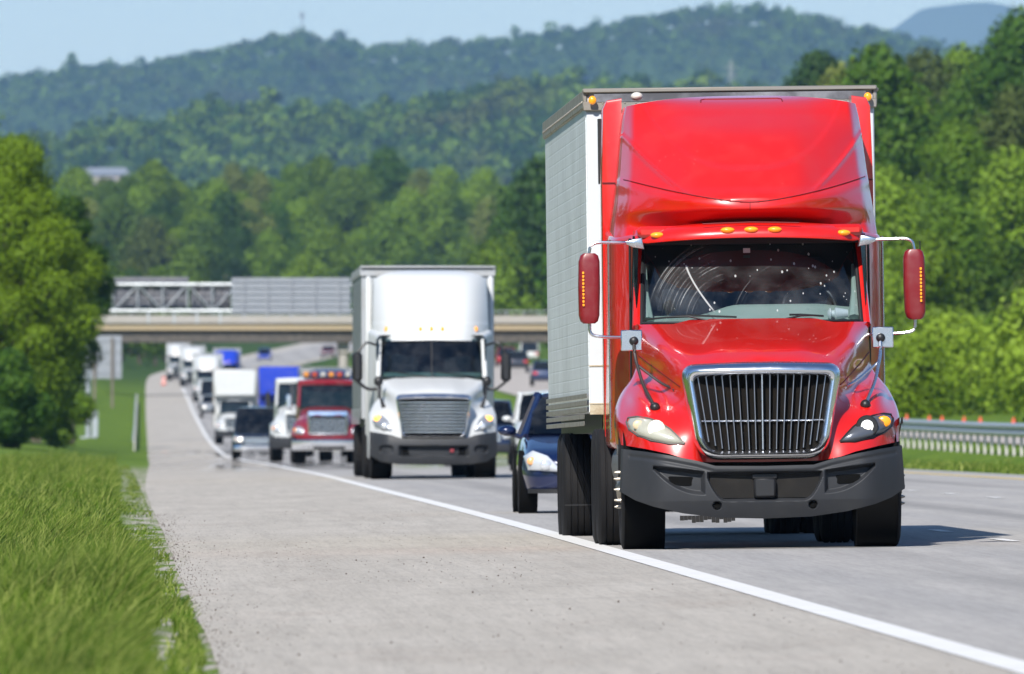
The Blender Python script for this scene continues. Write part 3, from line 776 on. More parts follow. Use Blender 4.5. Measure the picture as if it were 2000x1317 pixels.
POSTM = mat('post_galvanised', (.52, .50, .47), .7, dirt=.4, dirt_c=(.35, .33, .3))
def guardrail(name, label, pts, every, m=STEEL):
    """pts: function u -> (x, d); a W-beam with a post every few metres"""
    us = np.linspace(0, 1, 80); C = np.array([pts(u) for u in us]); z = ground_z(C[:, 0], C[:, 1])
    root = empty(name, (C[0, 0], C[0, 1], z[0])); tag(root, label, 'guardrail')
    o0 = np.array([C[0, 0], C[0, 1], z[0]])
    prof = [(0, .46), (-.07, .51), (-.07, .56), (0, .61), (0, .64), (-.07, .69), (-.07, .74), (0, .80)]
    P = np.array([[(C[i, 0] + a, C[i, 1], z[i] + b) for a, b in prof] for i in range(80)]) - o0
    P2 = P[:, ::-1] + np.array([.012, 0, 0])
    mb = MB(); mb.grid(np.concatenate([P, P2, P[:, :1]], 1)); mb.build('rail', m, root)
    L = abs(C[-1, 1] - C[0, 1]); n = int(L/every)
    for k in range(n + 1):
        u = k/n; x, d = pts(u); zz = float(ground_z(x, d))
        q = MB().box(-.03, .03, -.07, .07, -.3, .78)
        if k == 0: pm = q.build('post', POSTM, root); pp = pm
        else: pp = pm.copy(); COL.objects.link(pp)
        pp.location = (x + .04 - o0[0], d - o0[1], zz - o0[2])
    return root
guardrail('guardrail', 'galvanised guardrail seen end-on along the left shoulder near the bridge', lambda u: (float(road_c(930 + 560*u)) - .25, 930 + 560*u), 6.2)
guardrail('guardrail', 'long galvanised guardrail on close posts along the far carriageway at right', lambda u: (22.4 + .4*u, 412 + 190*u), 3.8)
cone0 = None
def cone_mesh(root):
    MB().lathe((0, 0, 0), [(.04, .16), (.68, .035), (.70, .03)], 16, 2).build('cone_body', ORANGE, root)
    MB().box(-.19, .19, -.19, .19, 0, .04, .01).build('cone_foot', ORANGE, root)
for i, (px, lb) in enumerate([(1772, 'orange traffic cone behind the guardrail, the one closest to the red fender'), (1816, 'orange traffic cone behind the guardrail, second along from the red fender'),
                             (1841, 'orange traffic cone behind the guardrail in the middle of the row'), (1884, 'orange traffic cone behind the guardrail, third from the right end of the row'),
                             (1916, 'orange traffic cone behind the guardrail, second from the right end of the row'), (1981, 'orange traffic cone behind the guardrail at the right edge of the picture')]):
    d = 36.4*F/(px - 223)
    if i == 0: cone0 = empty('traffic_cone'); cone_mesh(cone0); o = cone0
    else: o = copy_tree(cone0)
    tag(o, lb, 'traffic cone', 'orange cones behind the guardrail'); o.location = (36.4, d, float(far_z(d)) + .034); o.scale = (.9, .9, .66)
dr = empty('traffic_drum', (lat(320, 1800), 1800, float(road_z(1800)))); tag(dr, 'orange and white traffic drum at the far end of the shoulder', 'traffic drum')
b = MB(); b.lathe((0, 0, 0), [(0, .36), (.1, .36), (.1, .3), (.45, .29), (.45, .28), (.8, .26), (1.05, .22)], 16, 2); b.build('drum_body', ORANGE, dr)
MB().lathe((0, 0, 0), [(.28, .302), (.42, .298)], 16, 2).lathe((0, 0, 0), [(.62, .284), (.76, .276)], 16, 2).build('reflective_band', mat('band_white', (.8, .8, .78)), dr)
# mast and pylon on the hills, house on the slope
ms = empty('radio_mast', (lat(590, 15980), 15980, float(ground_z(lat(590, 15980), 15980)))); tag(ms, 'thin radio mast on top of the left ridge against the sky', 'mast')
m_ = MB()
H_ = 1.21 + 778*15980/F - ms.location.z
for a in range(3): m_.tube([(.9*math.cos(a*2.1), .9*math.sin(a*2.1), -1), (.6*math.cos(a*2.1), .6*math.sin(a*2.1), H_)], .25, 5)
for k in range(int(H_/1.2)): m_.tube([(.5, 0, k*1.2), (-.25, .43, k*1.2 + .6), (-.25, -.43, k*1.2 + 1.2)], .05, 4)
m_.build('lattice', STEELD, ms); MB().lathe((0, 0, 0), [(H_ - 6, 1.7), (H_ - 2, 1.7)], 10, 2).build('antenna', STEELD, ms)
py_x = lat(1428, 9080); py = empty('power_pylon', (py_x, 9080, float(ground_z(py_x, 9080)))); tag(py, 'pale lattice power pylon on the hillside above the red roof fairing', 'pylon')
m_ = MB(); H_ = 1.21 + 682*9080/F - py.location.z
for sx in (-1, 1):
    for sy in (-1, 1): m_.tube([(sx*2.2, sy*2.2, -1), (sx*.9, sy*.9, H_*.6), (sx*.35, sy*.35, H_)], .09, 4)
for k in range(8):
    z0 = k*H_/8; z1 = (k+1)*H_/8; w0 = 2.2 - 1.7*k/8; w1 = 2.2 - 1.7*(k+1)/8
    m_.tube([(-w0, -w0, z0), (w1, -w1, z1)], .05, 4); m_.tube([(w0, -w0, z0), (-w1, -w1, z1)], .05, 4)
m_.build('lattice', mat('pylon_grey', (.55, .52, .48), .6), py)
for z in (.72, .86): MB().tube([(-4, 0, H_*z), (0, 0, H_*z + .6), (4, 0, H_*z)], .08, 4).build('cross_arm', mat('pylon_grey'), py)
hx, hd = lat(205, 8760), 8760.; hs = empty('farmhouse', (hx, hd, float(ground_z(hx, hd)) + 2)); tag(hs, 'low pale house with grey roof among the trees on the left hillside', 'house')
MB().box(-6, 6, 0, 7, -3, 3).build('wall', mat('house_wall', (.36, .31, .28), .8), hs)
MB().prism([(-6.6, 2.9), (6.6, 2.9), (5.2, 5.4), (-5.2, 5.4)], -.6, 7.6).build('roof', mat('house_roof', (.20, .22, .27), .7), hs)
for x in (-3.8, -1, 2, 4.4): MB().box(x - .5, x + .5, -.04, .02, .4, 1.8).build('window', mat('house_pane', (.05, .06, .08), .1), hs)
hs.scale = (2., 1.5, 1.5)
dr.scale = (.8, .8, .8)
# ------------------------------------------------------------------ vehicle materials
RED = mat('truck_red', (.57, .008, .004), .30, 0, .75, dirt=.08, dirt_c=(.42, .10, .08), ds=4, speck=.10)
REDM = mat('mirror_red', (.17, .004, .008), .38, 0, .25, dirt=.15, dirt_c=(.25, .12, .11), ds=9, speck=.3)
WHT = mat('truck_white', (.56, .575, .575), .45, 0, .25, dirt=.10, dirt_c=(.55, .53, .48))
CHR = mat('chrome', (.86, .88, .92), .20, 1., dirt=.25, dirt_c=(.55, .55, .56), ds=6)
CHRD = mat('chrome_dull', (.66, .68, .71), .26, 1., dirt=.3, dirt_c=(.35, .35, .36), ds=8)
BLK = mat('black_trim', (.012, .012, .013), .45)
VOID = mat('dark_gap', (.004, .004, .004), .9, spec=.1)
BUMP = mat('bumper_grey', (.026, .028, .032), .52, 0, 0, dirt=.3, dirt_c=(.055, .054, .052), ds=3, spec=.3)
RUB = mat('tyre_rubber', (.010, .010, .011), .8, dirt=.4, dirt_c=(.03, .027, .025), ds=5, spec=.2)
RIM = mat('wheel_rim', (.36, .33, .28), .38, .8, dirt=.6, dirt_c=(.12, .10, .08), ds=7)
AMB = mat('amber_lens', (.85, .30, .01), .25, 0, .6, emit=.25, emit_c=(1, .35, .02))
AMBON = mat('amber_lamp_lit', (.9, .35, .02), .3, 0, .5, emit=2.2, emit_c=(1, .42, .05))
LAMP = mat('headlamp_lit', (1, .93, .8), .3, emit=1.6, emit_c=(1, .93, .78))
LAMPY = mat('fog_lamp_lit', (1, .7, .3), .3, emit=7., emit_c=(1, .62, .2))
REDL = mat('tail_lamp', (.5, .01, .01), .3, 0, .5)
FOGL = mat('hazed_lens', (.40, .40, .33), .30, 0, .6, dirt=.6, dirt_c=(.30, .29, .23), ds=9)
CLR = glass_mat('clear_lens', (.80, .84, .88), .03)
SLAT = mat('slat_steel', (.42, .43, .46), .30, 1., dirt=.3, dirt_c=(.25, .25, .25), ds=8)
LHOUSE = mat('lamp_housing', (.13, .14, .16), .3, .5)
DASH = mat('dash_plastic', (.36, .45, .37), .8)
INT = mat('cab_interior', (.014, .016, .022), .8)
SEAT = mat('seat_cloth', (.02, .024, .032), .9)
PLAS = mat('white_plastic', (.7, .75, .72), .5)
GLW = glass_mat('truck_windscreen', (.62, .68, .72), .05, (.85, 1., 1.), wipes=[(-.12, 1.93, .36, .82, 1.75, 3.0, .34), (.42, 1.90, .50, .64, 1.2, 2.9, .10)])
GLS = glass_mat('car_glass', (.30, .40, .43), .03)
ALB = mat('bare_aluminium', (.30, .28, .25), .45, .5, dirt=.6, dirt_c=(.20, .165, .12), ds=3)

def trailer_skin(name, base, grid):
    m = bpy.data.materials.new(name); t = NT(m)
    g = t.n('ShaderNodeTexCoord').outputs['Object']; sx = t.n('ShaderNodeSeparateXYZ', {0: g}); Y, Z = sx.outputs[1], sx.outputs[2]
    def lines(v, sp, w):
        f = t.math('FRACT', t.math('DIVIDE', v, sp)); return t.math('SUBTRACT', 1., t.ramp(t.math('ABSOLUTE', t.math('SUBTRACT', f, .5)), 0., w))
    l1 = lines(Y, .61, .07); l2 = lines(Z, .105, .09); l3 = lines(Y, .305, .10)
    ln = t.math('MAXIMUM', t.math('MAXIMUM', l1, t.math('MULTIPLY', l2, .28)), t.math('MULTIPLY', l3, .55))
    n1 = t.noise(t.scale(g, 1, .5, 1), 1.1, 5, .65); n2 = t.noise(t.scale(g, 1, 2.0, .25), 1.6, 5, .6)
    c = t.mix(t.ramp(n1, .3, .75), base, tuple(v*.80 for v in base)); c = t.mix(t.math('MULTIPLY', t.ramp(n2, .5, .8), .4), c, (.42, .42, .34))
    c = t.mix(t.math('MULTIPLY', ln, grid), c, tuple(v*.45 for v in base))
    bp = t.n('ShaderNodeBump', {'Strength': .5, 'Distance': .01, 'Height': t.math('SUBTRACT', 1., ln)})
    p = t.n('ShaderNodeBsdfPrincipled', {'Base Color': c, 'Roughness': .42, 'Metallic': .08, 'Specular IOR Level': .5, 'Normal': bp.outputs[0]})
    t.out(p.outputs[0]); return m
SKIN = trailer_skin('trailer_skin', (.78, .82, .83), .5)
SKINW = trailer_skin('trailer_skin_grey', (.24, .255, .27), .3)

def tyre_profile(r, w):
    h = w/2
    return [(-h*.80, r*.58), (-h, r*.70), (-h, r*.88), (-h*.90, r*.965), (-h*.78, r*.995), (-h*.50, r), (-h*.47, r*.975), (-h*.40, r*.975), (-h*.37, r), (-h*.05, r), (-h*.03, r*.975), (h*.03, r*.975), (h*.05, r),
            (h*.37, r), (h*.40, r*.975), (h*.47, r*.975), (h*.50, r), (h*.78, r*.995), (h*.90, r*.965), (h, r*.88), (h, r*.70), (h*.80, r*.58)]
def rim_mesh(mb, c, r, w, side, nuts=0, out=.0):
    s = side; x = w/2
    mb.lathe(c, [(s*x*.80, r*.60), (s*x*.86, r*.585), (s*x*.80, r*.54), (s*x*.30, r*.50), (s*(x*.35 + out*.4), r*.36), (s*(x*.55 + out), r*.22), (s*(x*.75 + out), r*.13), (s*(x*.8 + out), .01)][::s], 28)
    for k in range(nuts):
        a = 2*math.pi*k/nuts; q = (c[0] + s*(x*.42 + out*.4), c[1] + r*.30*math.cos(a), c[2] + r*.30*math.sin(a))
        mb.tube([q, (q[0] + s*(.05 + out*.5), q[1], q[2]), (q[0] + s*(.07 + out*.6), q[1], q[2])], [.017, .015, .006], 8)
def wheel(parent, x, y, r=.52, w=.28, side=1, nuts=0, out=0., single=False, rim=RIM, n=36):
    if single:
        mb = MB(); mb.lathe((x, y, r), tyre_profile(r, w), n); mb.mat(1); rim_mesh(mb, (x, y, r), r, w, side, nuts, out)
        return mb.build('wheel', [RUB, rim], parent)
    e = empty('wheel', (x, y, r), parent)
    MB().lathe((0, 0, 0), tyre_profile(r, w), n).build('tyre', RUB, e)
    mb = MB(); rim_mesh(mb, (0, 0, 0), r, w, side, nuts, out); mb.build('rim', rim, e)
    return e
def trailer(root, y0, L, hw, z0, z1, skin, front, axles, rail=None, sag=0., ribs=True, wheels=True, wr=.52):
    """box trailer as a part of the truck; its details are its sub-parts"""
    def q(mb, x0, x1, ya, yb, za, zb, b=0.):
        return mb.box(x0, x1, ya, yb, za, zb, b)
    rail = rail or ALB
    box = MB(); q(box, -hw + .004, hw - .004, y0 + .03, y0 + L, z0 + .02, z1 - .03)
    T = box.build('trailer', skin, root, smooth=False)
    # front wall with rounded corner posts
    fw = MB(); pl = rpoly([(-hw + .01, y0 + .0), (hw - .01, y0 + .0), (hw - .01, y0 + .028), (-hw + .01, y0 + .028)], [.02]*4, 3)
    fw.rings([[(x, y, z) for x, y in pl] for z in (z0, z1 - .06)]); fw.build('front_wall', front, T)
    tr = MB()
    for sx in (-1, 1):
        xo = sx*hw
        q(tr, xo - .02, xo + .022, y0 - .02, y0 + L + .02, z1 - .17, z1 + .0, .012)
        q(tr, xo - .01, xo + .035, y0 - .02, y0 + L + .02, z1 - .045, z1 - .012, .006)
    q(tr, -hw - .02, hw + .02, y0 - .045, y0 - .002, z1 - .19, z1 - .105, .01)
    q(tr, -hw - .02, hw + .02, y0 - .06, y0 + .1, z1 - .03, z1 + .012, .01)
    if ribs:
        for k in range(26):
            for z in (z1 - .165, z1 - .122): tr.ell((-hw + .06 + k*(2*hw - .12)/25, y0 - .046, z), .010, .006, .010, 6, 4)
        for k in range(90): tr.ell((-hw - .024, y0 + .1 + k*L/91, z1 - .11), .006, .012, .012, 6, 4)
    tr.build('roof_rail', rail, T)
    MB().box(-hw, hw, y0 + .05, y0 + L, z1 - .029, z1 + .002).build('roof', mat('trailer_roof', (.62, .60, .54), .6, dirt=.4), T)
    bt = MB()
    for k in range(5 if ribs else 2):
        z = z0 - .10 + k*.062
        for sx in (-1, 1): q(bt, sx*hw - .015, sx*(hw) + .02*sx + .0, y0 + (.0 if k > 1 else .9), y0 + L, z, z + (.042 if ribs else .10), .012)
    bt.build('bottom_rail', rail, T)
    MB().box(-hw + .12, hw - .12, y0 + .15, y0 + L - .2, z0 - .16, z0 + .018).build('underframe', BLK, T)
    if wheels:
        for ya in axles:
            for sx in (-1, 1):
                for k, off in enumerate((.15, .47)): wheel(T, sx*(hw - off), ya, wr, .285, sx, 10 if k == 0 else 0, single=True, n=32)
            MB().tube([(-hw + .2, ya, wr), (hw - .2, ya, wr)], .07, 10).build('axle', BLK, T)
        for sx in (-1, 1): MB().box(sx*(hw - .3), sx*(hw - .02), axles[0] - .62 - .02, axles[0] - .6, .35, .36).build('mud_bracket', BLK, T)
    if sag: T.rotation_euler[0] = -sag
    return T

# ================================================================== the red truck
def red_truck():
    root = empty('semi_truck'); tag(root, 'red long-nosed semi truck with chrome grille hauling a dull aluminium trailer, nearest vehicle', 'truck')
    on_road(root, 5.57, 148.7, roll=.75)
    # --- hood and fenders
    H = [(0, 1.985, 2.36), (0, 1.90, 1.75), (0, 1.78, 1.1), (0, 1.67, .64), (0, 1.60, .53), (0, 1.2, .55), (0, .8, .55),
         (.35, 1.98, 2.36), (.35, 1.78, 1.13), (.35, 1.63, .60), (.6, 1.955, 2.34), (.6, 1.75, 1.22), (.6, 1.58, .66), (.6, 1.2, .58), (.5, .8, .54),
         (.72, 1.62, .96), (.85, 1.76, 1.5), (.985, 1.93, 2.3), (.76, 1.47, 1.02), (.89, 1.62, 1.62), (1.0, 1.78, 2.3), (1.01, 1.62, 2.32),
         (.74, 1.25, .86), (.84, 1.36, 1.32), (.95, 1.48, 1.95), (1.02, 1.56, 2.32), (.74, 1.05, .62), (.84, 1.20, .86), (.94, 1.33, 1.22), (1.03, 1.42, 1.7),
         (.9, 1.05, .67), (1.0, 1.20, .93), (1.08, 1.30, 1.32), (1.13, 1.29, 1.62), (1.1, 1.05, .82), (1.17, 1.12, 1.15), (1.21, 1.0, 1.18), (1.20, .92, 1.05),
         (.65, .80, .50), (.75, .88, .53), (.9, .87, .58), (1.05, .9, .72)]
    Y0 = tps(H)
    def Y(x, z):
        hole = sstep(.64, .57, np.abs(x) - .10*(z - 1.5))*sstep(1.56, 1.50, z)
        y = Y0(x, z); return np.where(hole > 0, np.maximum(y, y + (np.maximum(y, .60) - y)*hole), y)
    wf = pchip([.74, .90, 1.0, 1.1, 1.2, 1.3, 1.38, 1.46, 1.54, 1.6, 1.8, 1.99], [1.195, 1.21, 1.215, 1.205, 1.18, 1.14, 1.09, 1.045, 1.02, 1.012, 1.005, 1.0])
    zb = lambda x: np.interp(np.abs(x), [0, .5, .68, .8, 1.0, 1.22], [.745, .75, .785, .825, .87, .91])
    zt = lambda x: 1.945 + .04*(1 - sstep(.5, .72, np.abs(x)))
    hd = MB(); shell(hd, Y, lambda t: float(wf(.76 + t*1.2)), zb, zt, 110, 80, back=2.5)
    hood = hd.build('hood', RED, root, ang=60)
    nrm = lambda x, z, e: float(Y(np.array([x]), np.array([z]))[0]) - e
    # seams between hood and fenders
    for sx in (-1, 1):
        sm = MB()
        pts = [(sx*x, nrm(x, z, .004), z) for x, z in ((.69, 1.40), (.76, 1.46), (.84, 1.53), (.93, 1.61), (1.0, 1.68))]
        sm.tube(pts, .007, 5); sm.build('hood_seam', mat('seam_red', (.16, .004, .006), .6), hood)
    # --- grille: chrome surround, slats, dark core
    def trap(zt0, zt1, zbm, wt, wb, rt, rb):
        return rpoly([(-wb, zbm), (wb, zbm), (wt, zt0), (0, zt1), (-wt, zt0)], [rb, rb, rt, .5, rt], 10)
    prof = [(1.0, .55), (.98, .475), (.92, .415), (.78, .36), (.56, .325), (.34, .318), (.14, .345), (.03, .41), (0., .52)]
    o1 = trap(1.588, 1.616, .765, .70, .565, .14, .21); o0 = trap(1.472, 1.486, .848, .575, .478, .06, .13)
    gr = MB(); gr.rings([[(a[0]*k + b[0]*(1-k), y + .10*(abs(a[0])/.68)**3, a[1]*k + b[1]*(1-k)) for a, b in zip(o1, o0)] for k, y in prof], True, False, False)
    grille = gr.build('grille_surround', CHR, root, ang=70)
    core = MB(); core.prism(trap(1.50, 1.51, .83, .585, .49, .06, .13), .485, .53); core.build('grille_core', mat('radiator_mesh', (.006, .005, .004), .8, dirt=.3, dirt_c=(.02, .014, .008), ds=14, speck=.12, spec=.15), grille)
    for k in range(-8, 9):
        xt = k*.0685; xb = k*.0578; zl = .853 + .012*max(0, abs(k) - 5)**1.6; zh = 1.478 + .010*(1 - abs(k)/8)
        b = .0068 if k else .012
        sl = MB(); n = 8
        rs = []
        for i in range(n + 1):
            u = i/n; x = xb + (xt - xb)*u; z = zl + (zh - zl)*u; y = .405 + .09*(abs(x)/.6)**3
            rs.append([(x - b*.4, y, z), (x + b*.4, y, z), (x + b, y + .016, z), (x + b, y + .07, z), (x - b, y + .07, z), (x - b, y + .016, z)])
        sl.rings(rs); sl.build('grille_slat', SLAT if k else CHRD, grille)
    MB().tube([(-.52, .462, 1.10), (0, .455, 1.10), (.52, .462, 1.10)], .006, 5).build('grille_rod', CHRD, grille)
    # --- bumper with sunk lamp pockets, tow hook pocket and round holes
    zbt = lambda x: np.interp(np.abs(x), [0, .42, .58, .8, 1.0, 1.2], [.712, .718, .765, .81, .845, .872])
    zbb = lambda x: np.interp(np.abs(x), [0, .4, .7, .95, 1.1, 1.215], [.262, .275, .315, .375, .43, .50])
    def ell_m(x, z, cx, cz, rx, rz, p=2.): return 1 - sstep(.80, 1.05, (np.abs((x-cx)/rx)**p + np.abs((z-cz)/rz)**p)**(1/p))
    def fogmask(x, z):
        ax = np.abs(x); u = np.clip((ax - .54)/.40, -1, 2)
        top = .655 + .05*u + 0*z; bot = .495 + .02*u + .19*np.clip(u, 0, 1)**2.2
        return sstep(-.028, .012, np.minimum(np.minimum(top - z, z - bot), (ax - .535)*1.) )*(u < 1.02)
    def midmask(x, z):
        ax = np.abs(x); e = np.minimum(np.minimum(.648 - z, z - (.428 + .20*np.clip((ax - .33)/.16, 0, 1)**2)), (.475 - ax)); return sstep(-.022, .014, e)
    def yb(x, z):
        ax = np.abs(x); u = (z - .55)/.30
        y = .03 + .10*(ax/1.0)**2.2 + .34*sstep(.80, 1.26, ax)**1.5 + .05*np.abs(u)**2.4 + .03*(z < .42)*((.42 - z)/.15)
        y = y + .012*(1 - sstep(.0, .03, np.abs(z - (zbt(x) - .055)))) * (ax < 1.15)
        y = y + .10*midmask(x, z) + .085*fogmask(x, z)
        y = y + .06*(1 - sstep(.028, .040, np.hypot(ax - .41, (z - .378))))
        return y
    bp = MB(); shell(bp, yb, lambda t: 1.218 - .02*t, zbb, zbt, 260, 110, back=1.0)
    bumper = bp.build('bumper', BUMP, root, ang=50)
    gp = MB(); xs_ = np.linspace(-1.19, 1.19, 41); hz_ = zb(xs_)
    gp.grid(np.array([[(x, float(Y(np.array([x]), np.array([z]))[0]) + .07 + .03*(k == 0), z + dz) for k, dz in enumerate((-.16, .04))] for x, z in zip(xs_, hz_)])); gp.build('bumper_gap', VOID, bumper)
    mp = MB(); mp.box(-.47, .47, .122, .15, .44, .645); mp.build('tow_plate', mat('tow_plate', (.010, .009, .008), .6, dirt=.15, dirt_c=(.1, .09, .07), speck=.3, spec=.2), bumper)
    hk = MB(); hk.box(-.095, .095, .045, .16, .44, .615, .02); hk.box(-.11, .11, .10, .16, .60, .65, .01); hk.build('tow_hook_block', BLK, bumper)
    for sx in (-1, 1):
        MB().prism(rpoly([(sx*.62, .545), (sx*.80, .565), (sx*.83, .635), (sx*.60, .625)], [.03]*4, 4), .150, .19, yf=lambda x, z: .08*(abs(x) - .6)**2*3).build('fog_lamp_hole', VOID, bumper)
        MB().lathe((sx*.41, .085, .378), [(0, .028), (.02, .001)], 16, 1).build('tow_hole', VOID, bumper)
    for k in (0, 1):                                          # moulded mark on the bumper
        MB().tube([(.575 + k*.035, .118, .745), (.595 + k*.035, .119, .775), (.612 + k*.035, .121, .742)], .004, 5).build('moulded_mark', mat('mark_grey', (.16, .165, .17), .5), bumper)
    lip = MB()
    for k in range(14):
        x = -.70 + k*.034; d = .01 + .035*random.random()
        lip.box(x, x + .03, .9, 1.0, .27 - d, .29)
    lip.build('splash_flap', BLK, bumper)
    # --- headlights
    out = [(.675, .915), (.73, .975), (.79, 1.035), (.87, 1.09), (.96, 1.127), (1.06, 1.143), (1.125, 1.135), (1.142, 1.10), (1.125, 1.04), (1.06, .99), (.95, .945), (.80, .915)]
    cen = (.92, 1.03)
    for sx in (-1, 1):
        def ring(k, e): return [(sx*(cen[0] + (x - cen[0])*k), nrm(cen[0] + (x - cen[0])*k, cen[1] + (z - cen[1])*k, e), cen[1] + (z - cen[1])*k) for x, z in out]
        hs = MB(); hs.rings([ring(1.0, -.03), ring(1.0, .006), ring(.93, .022), ring(.6, .04), ring(.2, .045)], True, False, True)
        h = hs.build('headlight', FOGL if sx < 0 else LHOUSE, root, ang=60)
        tag(h, 'headlight with a yellowed cloudy lens' if sx < 0 else 'headlight with a clear lens and amber corner')
        rimm = MB(); rimm.tube([*ring(1.03, .006), ring(1.03, .006)[0]], .010, 6); rimm.build('lens_rim', BLK if sx > 0 else mat('rim_grey', (.10, .09, .08), .5), h)
        lx, lz = .905, 1.04
        ly = nrm(lx, lz, .05)
        if sx < 0:
            MB().ell((sx*lx, ly + .008, lz), .076, .018, .078, 20, 8).build('lamp', mat('lamp_behind_haze', (.8, .78, .66), .3, 0, .7, emit=.12, emit_c=(1, .95, .78)), h)
            MB().ell((sx*(lx - .01), ly + .001, lz - .01), .026, .012, .030, 16, 8).build('bulb', LAMP, h)
            MB().ell((sx*1.055, nrm(1.055, 1.075, .022), 1.075), .05, .018, .045, 16, 6).build('turn_signal', mat('hazed_amber', (.62, .50, .32), .35, 0, .5), h)
        else:
            MB().ell((sx*lx, ly + .010, lz), .088, .018, .092, 20, 8).build('lamp', mat('lamp_glass', (.85, .85, .8), .15, .2, .8, emit=.45, emit_c=(1, .95, .85)), h)
            MB().ell((sx*lx, ly - .006, lz), .034, .012, .038, 16, 8).build('bulb', LAMP, h)
            MB().lathe((sx*lx, ly - .004, lz), [(0, .088), (.012, .096), (.03, .096)], 24, 1).build('lamp_ring', BLK, h)
            MB().ell((sx*1.055, nrm(1.055, 1.075, .024), 1.078), .062, .02, .05, 16, 6).build('turn_signal', AMB, h)
    # --- windscreen and cab front
    def wy(x, z): return 2.34 + (z - 1.93)*.80 + .30*(np.abs(x)/.98)**2.5
    gl = MB(); gl.grid(np.array([[(s*(.965 - .03*t), wy(s*(.965 - .03*t), 1.945 + .76*t), 1.945 + .76*t) for t in np.linspace(0, 1, 12)] for s in np.linspace(-1, 1, 30)]))
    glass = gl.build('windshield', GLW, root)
    fr = MB()
    for sx in (-1, 1):
        fr.tube([(sx*.955, wy(.955, 1.94) - .012, 1.94), (sx*.925, wy(.925, 2.7) - .012, 2.70)], .020, 8)
    fr.tube([(x, wy(x, 1.955) - .012, 1.955) for x in np.linspace(-.955, .955, 20)], .016, 6)
    fr.build('windshield_seal', BLK, glass)
    for (x0, z0, x1, z1, x2, z2) in ((-.26, 1.985, -.55, 2.02, -.93, 1.99), (.20, 2.0, .42, 2.015, .62, 2.0)):
        wp = MB(); P3 = lambda x, z, e: (x, float(wy(x, z)) - e, z)
        wp.tube([P3(x0, z0 - .04, .03), P3(x1, z1 - .01, .04), P3((x1 + x2)/2, (z1 + z2)/2, .03)], .010, 6); wp.tube([P3(x0 + .12, z0 + .015, .014), P3(x1, z1, .016), P3(x2, z2, .014)], .009, 5)
        wp.build('wiper', BLK, glass)
    # cab shell: pillars, doors, sleeper
    def ring(y, hw, z0, z1, r=.12): return [(x, y, z) for x, z in rpoly([(-hw, z0), (hw, z0), (hw*.985, z1), (-hw*.985, z1)], [.08, .08, r, r], 5)]
    cb = MB()
    cb.rings([ring(3.02, 1.03, .92, 2.74), ring(3.35, 1.055, .90, 2.74, .05), ring(3.52, 1.15, .88, 2.72, .05), ring(3.75, 1.195, .86, 2.72, .05), ring(5.45, 1.205, .86, 2.8, .05), ring(5.6, 1.17, .9, 2.8, .05)], True, False, True)
    cab = cb.build('cab', RED, root, ang=30)
    for sx in (-1, 1):
        dr = MB(); P = np.array([[(sx*(1.0 + .03*u), 2.30 + .74*u, z) for u in np.linspace(0, 1, 5)] for z in np.linspace(.93, 1.95, 6)]); dr.grid(P)
        d = dr.build('door', RED, cab, ang=30)
        pl = MB(); pl.tube([(sx*.995, wy(.99, 1.93) - .0, 1.92), (sx*.975, wy(.97, 2.3), 2.3), (sx*.955, wy(.95, 2.74), 2.76)], [.045, .042, .05], 8)
        pl.build('pillar', RED, cab)
        MB().add([(sx*1.0, 2.66, 1.95), (sx*1.035, 3.04, 1.95), (sx*1.015, 3.04, 2.72), (sx*.965, 2.98, 2.72)], [(0, 1, 2, 3)]).build('side_window', mat('dark_glass', (.01, .012, .014), .08), cab)
        MB().tube([(sx*1.045, 3.06, 1.0), (sx*1.04, 3.055, 2.7)], .012, 6).build('door_seal', BLK, cab)
        ex = MB(); ex.tube([(sx*1.20, 3.9, .95), (sx*1.20, 3.9, 2.70)], .012, 8); ex.build('side_trim', CHRD, cab)
    MB().box(-.98, .98, 2.72, 3.1, 2.70, 2.80, .03).build('roof_front', RED, cab)
    # interior
    ib = MB()
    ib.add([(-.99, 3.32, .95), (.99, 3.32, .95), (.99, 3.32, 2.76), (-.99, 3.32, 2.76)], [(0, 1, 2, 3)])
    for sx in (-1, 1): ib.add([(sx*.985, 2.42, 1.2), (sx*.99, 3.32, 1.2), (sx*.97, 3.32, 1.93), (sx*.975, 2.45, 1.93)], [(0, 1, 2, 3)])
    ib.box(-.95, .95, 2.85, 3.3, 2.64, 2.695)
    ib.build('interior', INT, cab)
    ds = MB(); xx = np.linspace(-.93, .93, 32); P = []
    for x in xx:
        hump = .09 + .09*sstep(-.5, -.1, x) - .03*sstep(.55, .9, x); f = float(wy(x, 1.93)) + .05
        P.append([(x, f, 1.925), (x, f + .18, 1.97), (x, f + .34, 1.94 + hump*.8), (x, f + .40, 1.93 + hump), (x, f + .50, 1.92 + hump), (x, f + .52, 1.4)])
    ds.grid(np.array(P)); dash = ds.build('dashboard', DASH, cab, ang=60)
    wh = MB(); cx, cy_, cz = .52, 2.98, 2.06
    ptsw = [(cx + .235*math.cos(a), cy_ + .10*math.sin(a), cz + .215*math.sin(a)) for a in np.linspace(0, 2*math.pi, 29)]
    wh.tube(ptsw, .018, 8); wh.tube([(cx - .22, cy_, cz), (cx, cy_ - .03, cz - .02), (cx + .22, cy_, cz)], .018, 6); wh.build('steering_wheel', BLK, cab)
    for x in (-.5, .52):
        st = MB(); st.box(x - .26, x + .26, 3.12, 3.27, 1.3, 2.32, .08); st.box(x - .15, x + .15, 3.14, 3.26, 2.34, 2.52, .05); st.build('seat', SEAT, cab)
    for sx in (-1, 1):
        MB().tube([(sx*.90, 2.78, 1.98), (sx*.915, 2.95, 2.2), (sx*.905, 3.1, 2.45)], [.055, .035, .012], 8).build('inner_pillar', DASH, cab)
